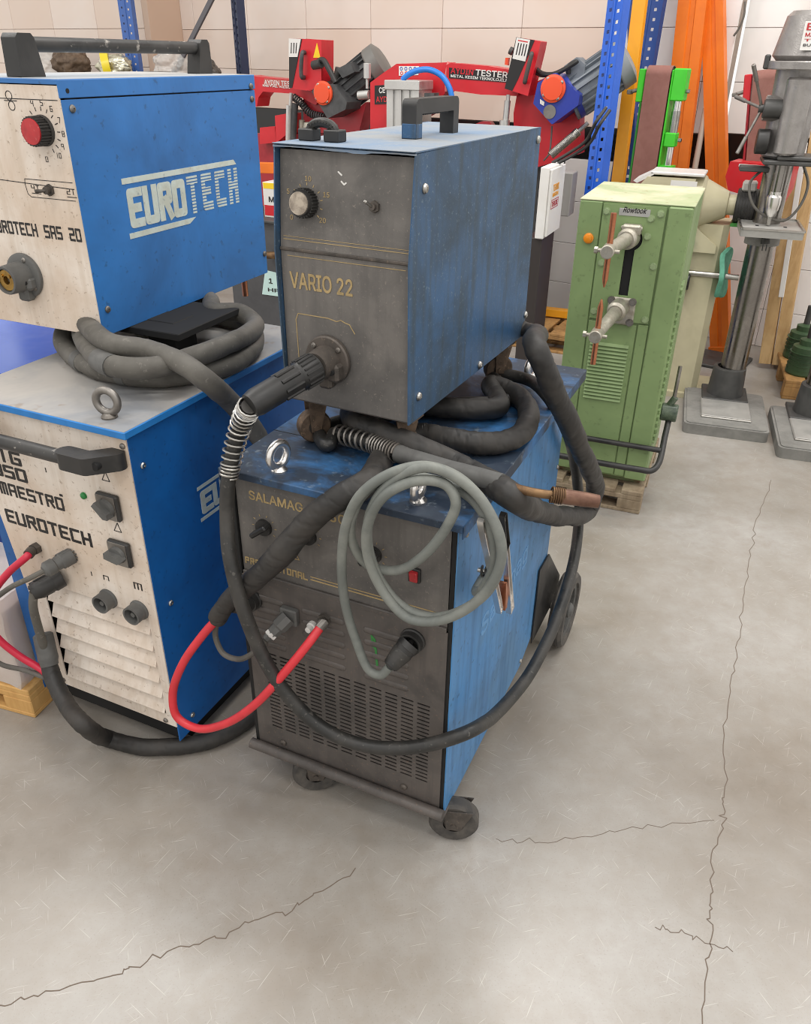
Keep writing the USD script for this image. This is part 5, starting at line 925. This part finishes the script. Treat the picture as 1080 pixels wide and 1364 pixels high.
E_.part('side_box', bx(.06, .14, .36, .48, zb2+.06, zt2-.06, .004), mat('grey_side_box', '#8d8a87', .5)); E_.part('cable', tube(catmull([(.06, .20, zt2+.0), (.14, .22, zt2+.05), (.22, .2, zt2+.11), (.27, .15, zt2+.20), (.30, .2, zt2+.26)], 7), .008, 10), black_pl); E_.part('cable', tube(catmull([(.09, .20, zt2+.0), (.16, .22, zt2+.04), (.24, .2, zt2+.10), (.29, .15, zt2+.19), (.32, .2, zt2+.25)], 7), .008, 10), black_pl)
pp_ = ground(735, 470); FPB = Fr(pp_[0], pp_[1], -.45); PB2 = T('wooden_pallet', 'wooden pallet on the floor between the blue power source and the spot welder', 'pallet', FPB); pallet(PB2, -.45, .22, 0, .45, .13, 5)
one('amber_beam', 'short amber beam lying on the pallet left of the spot welder', 'rack beam', [beam(V(*FPB.wld((-.25, .36, .165))), V(*FPB.wld((.24, .40, .165))), .05, .07, V(0, 0, 1.))], yellow_o)

# ================================================================== the two red band saws at the wall
fin_grey = mat('grey_motor_paint', '#7b8289', .45, dirt='#666c72', amt=.5, scale=12.); mot_blk = mat('dark_motor_paint', '#3b3c3d', .42, dirt='#58595a', amt=.6, scale=14.); gear_blue = mat('gearbox_blue', '#2a3a97', .35, dirt='#202c75', amt=.4, scale=10.); knob_or = mat('orange_red_cap', '#e2502a', .35)
label_blk = mat('black_sign', '#1e1b1c', .4); yel = mat('warning_yellow', '#e8c51f', .4); blue_air = mat('blue_air_hose', '#2477d0', .3); alu = mat('brushed_aluminium', '#c9c8c5', .35, .7, dirt='#b3b2af', amt=.5, scale=6.)
def tr(t, pts, y0, y1, c=0.):
    g = Polygon([t.f(*p, y0)[[0, 2]] for p in pts]); g = g.buffer(-c).buffer(c, quad_segs=4) if c else g
    return exz(g, y0, y1)
def motor(t, u0, u1, y, r, mbody, mgear, disc_px, gear_pts):
    """worm gearbox with a round cap and a finned motor pointing up to the right"""
    a, b = t.f(*u0, y), t.f(*u1, y+.10); d = b-a; L_ = np.linalg.norm(d); d = d/L_
    k = t.part('motor', [lathe([(0, 0), (r*.95, 0), (r*.95, .02), (r*.86, .03), (r*.86, L_*.78), (r*.80, L_*.8), (0, L_*.8)], a, d, 30)], mbody)
    X = align(d); u = X[:3, 0]; w_ = X[:3, 1]; fins = []
    for q in np.linspace(0, 2*np.pi, 19)[:-1]:
        m = bx(r*.82, r*1.0, -.004, .004, .05, L_*.76, 0); m = rot(m, q, (0, 0, 1)); X[:3, 3] = a; m.apply_transform(X); fins.append(m)
    t.part('cooling_fins', fins, mbody, k, kind='stuff')
    t.part('fan_cover', lathe([(r*.98, L_*.76), (r*1.02, L_*.78), (r*1.0, L_*.95), (r*.7, L_), (0, L_)], a, d, 30), mat(('dark' if mbody is mot_blk else 'grey')+'_fan_cover', '#6c6a66' if mbody is mot_blk else '#8d9296', .45), k)
    g = tr(t, gear_pts, y-.16, y+.02, .006); t.part('gearbox', g, mgear)
    c = t.f(*disc_px, y-.16); c[1] = y-.16; R_ = r*.56
    kk = t.part('orange_cap', lathe([(0, -.002), (R_, 0), (R_, .012), (R_*.82, .016), (R_*.8, .024), (0, .026)], c, (0, -1, 0), 36), knob_or)
    t.part('cap_screw', [screw(c+V(R_*.82*math.cos(q), -.014, R_*.82*math.sin(q)), (0, -1, 0), .010) for q in (.6, 2.17, 3.74, 5.31)], steel, kk)
    return a, d, L_
# ---- right saw
o = wl(738, 118, -.85); FS = Fr(o[0], o[1], -.42); S = T('band_saw', 'red band saw with blue gearbox and grey motor beside the bright blue upright', 'band saw', FS)
S.part('bow_arm', tr(S, [(594, 86), (602, 84), (650, 88), (690, 95), (690, 128), (640, 126), (596, 120)], -.06, .10, .012), red_p)
S.part('wheel_cover', tr(S, [(493, 110), (512, 96), (528, 85), (596, 83), (596, 120), (586, 132), (574, 150), (560, 158), (556, 176), (493, 176)], -.02, .12, .006), red_p)
S.part('cover_edge', [tube([S.f(597, 82, -.022), S.f(594, 100, -.022), S.f(594, 122, -.022)], .008, 8)], mat('pinkish_edge', '#e08a88', .4))
bd = S.part('sign_plate', tr(S, [(598, 90), (677, 98), (675, 110), (598, 104)], -.0625, -.060), label_blk)
def inc_txt(t, s_, u0, u1, h, y, mt, par, bold=True):
    a, b = t.f(*u0, y), t.f(*u1, y); an = math.atan2(b[2]-a[2], b[0]-a[0]); m = txt(s_, math.hypot(b[2]-a[2], b[0]-a[0]), h, bold); m.apply_transform(trimesh.transformations.rotation_matrix(an, (0, 0, 1))); m.apply_transform(XZ); m.apply_translation((a[0], y, a[2])); return t.part('lettering', m, mt, par)
inc_txt(S, 'AYDIN', (600, 97.5), (630, 100), .030, -.0628, red_p, bd); inc_txt(S, 'TESTERE', (633, 100.2), (682, 104.5), .030, -.0628, white_pl, bd); inc_txt(S, 'METAL KESIM TEKNOLOJILERI', (600, 102.6), (682, 109.5), .014, -.0628, white_pl, bd)
a = S.f(530, 92, -.021); b = S.f(555, 100, -.021)
wn = S.part('warning_label', tr(S, [(531, 88), (558, 88), (557, 100), (531, 101)], -.0225, -.0195), white_pl)
for i in range(4): p = S.f(534.5+6*i, 91.5, -.0225); S.part('warning_symbol', [lathe([(.006, 0), (.010, 0), (.010, .001), (.006, .001), (.006, 0)], p, (0, -1, 0), 16)], mat('sign_blue', '#2c4aa0', .4), wn)
for i in range(3): p = S.f(535+6*i, 97.5, -.0225); S.part('warning_symbol', [lathe([(.006, 0), (.010, 0), (.010, .001), (.006, .001), (.006, 0)], p, (0, -1, 0), 16)], red_p, wn)
pb_ = S.part('badge_plate', tr(S, [(499, 114), (525, 112), (525, 138), (499, 139)], -.0235, -.0195), label_blk); inc_txt(S, 'CE', (505, 124), (513, 123.5), .030, -.024, white_pl, pb_); inc_txt(S, 'AYDIN', (501, 136), (524, 135.5), .030, -.024, red_p, pb_)
gu = S.part('blade_guard', [tr(S, [(688, 50), (720, 55), (718, 66), (703, 128), (672, 118)], -.16, -.03, .004)], red_p)
S.part('guard_front', tr(S, [(687.5, 49.5), (712, 53.5), (690, 105), (682, 121), (672, 118)], -.163, -.1605), label_blk, gu)
ck = S.part('data_sheet', tr(S, [(688, 50), (706, 53), (699.5, 82), (682.5, 78)], -.165, -.1632), white_pl, gu)
for i in range(4): S.part('print_line', tr(S, [(690+3.6*i, 57+.6*i), (691.4+3.6*i, 57.2+.6*i), (688+3.6*i, 73+.6*i), (686.6+3.6*i, 72.8+.6*i)], -.1656, -.165), label_blk, gu)
S.part('print_line', tr(S, [(690, 53), (703, 55.4), (702.7, 56.8), (689.7, 54.4)], -.1656, -.165), red_p, gu)
hnd = S.part('guard_handle', [tube(catmull([S.f(707, 73, -.16), S.f(708, 72, -.20), S.f(707, 76, -.205), S.f(700, 104, -.205), S.f(699, 109, -.20), S.f(699, 108, -.16)], 6), .012, 12)], mat('grey_brown_grip', '#4a4340', .5))
S.part('guard_knob', cyl(S.f(683, 69, -.10), S.f(679, 67, -.10), .02, n=14), dark_ir); S.part('red_switch', tr(S, [(673, 77), (677, 77), (676, 87), (672, 86)], -.10, -.07), knob_or)
S.part('drive_cover', tr(S, [(688, 128), (716, 108), (734, 100), (772, 132), (772, 205), (712, 224), (684, 212), (684, 150)], -.02, .10, .004), red_p)
S.part('hydraulic_strut', [cyl(S.f(676, 134, -.12), S.f(672, 176, -.12), .018, n=16), cyl(S.f(672, 160, -.12), S.f(669, 260, -.12), .030, n=18), cyl(S.f(677, 126, -.12), S.f(676, 138, -.12), .012, n=10)], alu)
motor(S, (757, 134), (838, 78), -.04, .125, fin_grey, gear_blue, (737, 118), [(710, 138), (716, 110), (738, 97), (772, 126), (770, 140), (735, 166)])
S.part('gearbox_plate', lathe([(0, 0), (.036, 0), (.036, .004), (0, .004)], S.f(732, 149, -.2), (0, -1, 0), 24), steel_dull); S.part('maker_plate', tr(S, [(719, 132), (725, 136), (724, 141), (719, 138)], -.206, -.199), white_pl)
S.part('gear_flange', lathe([(.10, 0), (.128, 0), (.128, .03), (.10, .03), (.10, 0)], S.f(760, 130, -.04), S.f(838, 78, .06)-S.f(760, 132, -.04), 30), gear_blue)
S.part('terminal_box', tr(S, [(751, 88), (768, 76), (779, 86), (778, 100), (766, 110), (755, 104)], -.10, .04, .004), fin_grey); S.part('motor_cable', tube(catmull([S.f(757, 98, -.11), S.f(758, 88, -.12), S.f(768, 82, -.13), S.f(752, 92, -.13), S.f(736, 99, -.13), S.f(722, 98, -.12), S.f(714, 92, -.10)], 7), .013, 10), black_pl); S.part('motor_cable', tube(catmull([S.f(714, 97, -.10), S.f(724, 100, -.12), S.f(737, 99, -.12)], 7), .012, 10), black_pl)
spr = [S.f(783, 164, -.10), S.f(733, 207, -.20)]; S.part('tension_spring', [spring([spr[0]*.75+spr[1]*.25, spr[1]], .020, .005, 24), cyl(spr[0], spr[0]*.7+spr[1]*.3, .012, n=10)], steel)
S.part('base_box', tr(S, [(500, 176), (738, 196), (715, 330), (500, 330)], .10, .45), dark_ir); z_ = S.f(600, 330, .10)[2]; p, q = S.f(510, 330, .10), S.f(705, 330, .10); S.part('stand', bx(p[0], q[0], .10, .45, 0, z_, .004), dark_ir)
S.part('red_knob', tr(S, [(631, 166), (640, 162), (652, 162), (656, 168), (656, 176), (631, 176)], -.02, .04, .003), red_d)
S.part('thin_cable', tube(catmull([S.f(735, 168, -.10), S.f(734, 185, -.11), S.f(731, 205, -.12), S.f(724, 214, -.12)], 6), .005, 8), grey_pl)
# ---- left saw
o = wl(432, 125, -.95); FL = Fr(o[0], o[1], -.50); L2 = T('band_saw', 'red band saw with dark motor behind the dusty feeder top', 'band saw', FL)
L2.part('bow_arm', tr(L2, [(330, 100), (342, 102), (388, 106), (420, 108), (432, 126), (420, 140), (392, 125), (350, 122), (344, 130), (342, 142), (330, 142)], -.02, .12, .004), red_p)
bd = L2.part('sign_plate', tr(L2, [(352, 104), (388, 107), (388, 118), (350, 114)], -.0235, -.0195), mat('faded_sign', '#b5544c', .4)); inc_txt(L2, 'AYDIN TESTERE', (352, 112.5), (402, 115.5), .028, -.024, white_pl, bd); inc_txt(L2, 'METAL KESIM', (350, 115), (392, 118.5), .012, -.024, white_pl, bd)
gu = L2.part('blade_guard', [tr(L2, [(386, 51), (428, 53), (428, 116), (412, 121), (386, 118)], -.14, .0, .003)], red_p)
L2.part('guard_front', tr(L2, [(385, 51), (402, 52), (389, 117), (385, 117)], -.143, -.1405), label_blk, gu); L2.part('data_sheet', tr(L2, [(384.5, 51), (400.5, 52), (396, 76), (384.5, 76)], -.145, -.1432), white_pl, gu)
for i in range(3): L2.part('print_line', tr(L2, [(387.5+3.4*i, 57), (388.7+3.4*i, 57), (388.2+3.2*i, 71), (387+3.2*i, 71)], -.1456, -.145), label_blk, gu)
L2.part('guard_handle', [tube(catmull([L2.f(406, 70, -.14), L2.f(403, 70, -.18), L2.f(402, 74, -.185), L2.f(401, 98, -.185), L2.f(402, 103, -.18), L2.f(405, 103, -.14)], 6), .013, 12)], mot_blk); L2.part('warning_triangle', tr(L2, [(422, 57), (426.5, 77), (417, 77)], -.143, -.1405), yel, gu)
L2.part('side_plate', tr(L2, [(407, 51.5), (428, 53), (428, 116), (407, 121)], -.1415, -.1395), red_p, gu)
L2.part('drive_cover', tr(L2, [(404, 120), (436, 112), (470, 150), (488, 135), (478, 176), (404, 178)], .0, .12, .004), red_d)
motor(L2, (448, 132), (512, 80), -.02, .125, mot_blk, mot_blk, (431, 124), [(415, 122), (422, 112), (445, 112), (462, 136), (460, 146), (436, 158)])
L2.part('terminal_box', tr(L2, [(448, 92), (466, 83), (472, 96), (456, 104)], -.14, .0, .004), mot_blk); L2.part('terminal_gland', cyl(L2.f(451, 90, -.08), L2.f(448, 106, -.08), .022, n=14), dark_ir)
L2.part('motor_cable', tube(catmull([L2.f(419, 86, -.13), L2.f(430, 80, -.15), L2.f(438, 92, -.16), L2.f(447, 110, -.16)], 7), .018, 10), black_pl); L2.part('cable_gland', cyl(L2.f(418, 87, -.13), L2.f(428, 84, -.15), .028, n=14), dark_ir)
L2.part('air_fitting', [cyl(L2.f(478, 127, -.16), L2.f(492, 126, -.16), .026, n=18), cyl(L2.f(489, 118, -.16), L2.f(489, 104, -.16), .010, n=12), cyl(L2.f(489, 105, -.16), L2.f(489, 84, -.16), .024, n=18, c=.004)], alu)
L2.part('hydraulic_strut', [cyl(L2.f(388, 124, -.10), L2.f(386, 150, -.10), .012, n=12), cyl(L2.f(385, 140, -.10), L2.f(384, 190, -.10), .020, n=14)], alu); L2.part('dark_strut', cyl(L2.f(393, 138, -.08), L2.f(390, 186, -.08), .022, n=16), mot_blk)
L2.part('coiled_hose', spring(catmull([L2.f(390, 128, -.02), L2.f(402, 138, -.03), L2.f(412, 150, -.03), L2.f(432, 156, -.03)], 6), .020, .006, 16), mot_blk)
L2.part('vice', [tr(L2, [(366, 154), (383, 151), (383, 178), (368, 190)], -.06, .10, .003), tr(L2, [(346, 170), (366, 168), (368, 190), (346, 192)], -.03, .12, .003)], red_p)
L2.part('valve_block', [lathe([(0, 0), (.035, .005), (.04, .03), (.03, .06), (0, .065)], L2.f(411, 176, -.05), (0, 0, 1), 20), cyl(L2.f(402, 182, -.04), L2.f(402, 160, -.04), .022, n=14)], cast_al)
L2.part('base_box', tr(L2, [(336, 178), (482, 178), (482, 330), (340, 330)], .04, .45), red_d); z_ = L2.f(400, 330, .04)[2]; p, q = L2.f(345, 330, .04), L2.f(480, 330, .04); L2.part('stand', bx(p[0], q[0], .04, .45, 0, z_, .004), red_d)
# ---- aluminium cylinder with the blue air line
o = wl(536, 140, -1.25); FY = Fr(o[0], o[1], -.40); Y = T('pneumatic_cylinder', 'square aluminium pneumatic cylinder with a curved bright blue air hose', 'pneumatic cylinder', FY)
p, q = Y.f(514, 120), Y.f(557, 120); hw = (q[0]-p[0])/2; zt3 = Y.f(536, 107)[2]; zc3 = Y.f(536, 120)[2]
Y.part('end_cap', [bx(-hw-.008, hw+.008, -.02, 2*hw, zc3, zt3, .004)], alu); rb_ = Polygon([(-hw, 0), (hw, 0), (hw, 2*hw), (-hw, 2*hw)])
for x in (-.5, 0, .5): rb_ = rb_.difference(sbox(x*hw-.010, -.01, x*hw+.010, .012))
Y.part('profile_tube', exy(rb_, zc3-.60, zc3), alu); Y.part('lower_cap', bx(-hw-.008, hw+.008, -.02, 2*hw, zc3-.64, zc3-.60, .004), alu); Y.part('piston_rod', cyl((0, hw, .3), (0, hw, zc3-.64), .022, n=16), chrome); Y.part('foot', [bx(-.12, .12, -.05, .22, 0, .30, .004)], red_d)
Y.part('air_hose', tube(catmull([Y.f(536, 106, .02)]+[Y.f(*u, .02) for u in ((543, 100), (556, 94), (572, 93), (588, 101), (598, 116), (602, 132), (601, 152), (600, 175))]+[V(.25, .02, zc3-.30)], 7), .016, 12), blue_air); Y.part('valve', tr(Y, [(565, 124), (578, 124), (577, 150), (565, 150)], .02, .10, .003), mot_blk)

# ================================================================== seen through the gap between the feeders
o = wl(358, 300, -1.9); FGp = Fr(o[0], o[1], -.45)
gm = T('grey_machine', 'dark grey machine cabinet seen through the gap between the two feeders', 'machine', FGp); def_ = lambda u, d=0.: gm.f(*u, d)
p, q = def_((300, 290)), def_((420, 290)); zt4 = p[2]; gm.part('cabinet', bx(p[0], q[0], 0, .4, 0, zt4, .006), mat('dark_grey_cabinet', '#4c4c4e', .5, dirt='#3b3b3d', amt=.5, scale=6.)); gm.part('top_plate', bx(p[0]-.02, q[0]+.02, -.03, .42, zt4, zt4+.015, .003), dark_ir)
tg_ = gm.part('tag', tr(gm, [(353, 360), (380, 366), (380, 396), (349, 392)], -.006, -.001), mat('pale_aqua_tag', '#bcd8d3', .5)); inc_txt(gm, '1', (358, 377), (363, 378), .03, -.007, black_ink, tg_); inc_txt(gm, 'HP', (357, 388), (372, 390), .022, -.007, black_ink, tg_)
gm.part('copper_fitting', cyl(gm.f(357, 340, -.04), gm.f(372, 340, -.04), .022, n=18), bronze)
bz = T('carton', 'small white and red printed carton on the grey cabinet behind the gap', 'carton', Fr(gm.fr.wld((gm.f(360, 285)[0], .08, 0))[0], gm.fr.wld((gm.f(360, 285)[0], .08, 0))[1], -.45, zt4+.015))
bz.part('box', bx(-.10, .12, 0, .15, 0, .20, .002), white_pl); bz.part('red_print', bx(-.095, .115, -.001, 0, .01, .07, 0), red_p); bz.part('yellow_print', bx(-.095, .115, -.001, 0, .165, .198, 0), yel); bz.part('lettering', front_txt('MIG', -.06, .09, .1, .03, -.001, True), black_ink)
p = def_((300, 225), .25); q = def_((420, 225), .25); one('rack_beam', 'orange rack beam crossing behind the gap between the two feeders', 'rack beam', beam(gm.fr.wld(p-V(.3, 0, 0)), gm.fr.wld(q), .06, .05, V(0, 0, 1.)), orange)
cr_ = [FA.wld(FA.hit(325, 374, 1, .70)), FA.wld(FA.hit(327, 394, 1, .70))]
A.part('copper_stub', cyl(FA.loc(cr_[0])+V(0, 0, .02), FA.loc(cr_[1]), .0095, n=16), copper)
# ================================================================== left edge: blue glossy machine, wrapped carton on a pallet
FN = FB.off(-.505, 0); bn = T('blue_machine', 'glossy blue machine at the left edge behind the white fronted power source', 'machine', FN); gl = mat('glossy_blue_sheet', '#1b4fae', .18, dirt='#163f8d', amt=.4, scale=2.)
bn.part('cabinet', bx(-.75, -.075, .30, .95, .12, .90, .006), gl); bn.part('top_sheet', bx(-.76, -.072, .29, .96, .90, .91, .003), gl); bn.part('door_panel', bx(-.74, -.085, .292, .30, .52, .89, .003), gl); bn.part('door_panel', bx(-.74, -.085, .292, .30, .14, .51, .003), gl)
for x in (-.72, -.16): bn.part('foot', bx(x, x+.07, .34, .9, 0, .12, .003), inside)
FW2 = Fr(*ground(47, 957)[:2], -.30); wp_ = T('wooden_pallet', 'pale wooden pallet corner at the left edge under the wrapped carton', 'pallet', FW2)
light_wood = mat('fresh_pallet_timber', '#d3a868', .65, dirt='#b98a4c', amt=.6, scale=8., streak='#b58548', kstreak=.4, bump=.1); pallet(wp_, -.8, .0, .0, .28, .105, 4, None, light_wood)
ct = T('wrapped_carton', 'carton wrapped in clear plastic film on the pale pallet at the left edge', 'carton', FW2.off(-.02, .01, .106)); ct.part('carton', bx(-.72, -.012, .012, .24, 0, .26, .004), mat('pale_pink_carton', '#d9c3b6', .6))
m = trimesh.creation.box((.735, .262, .30)); m = m.subdivide_to_size(.03); v = np.array(m.vertices)+V(-.367, .124, .153); v += .010*(np.stack([meshkit.fbm(v*12, 3, k) for k in (1, 2, 3)], 1)-.5)*2; m = trimesh.Trimesh(v, m.faces, process=False); ct.part('plastic_film', m, film, smooth=60)
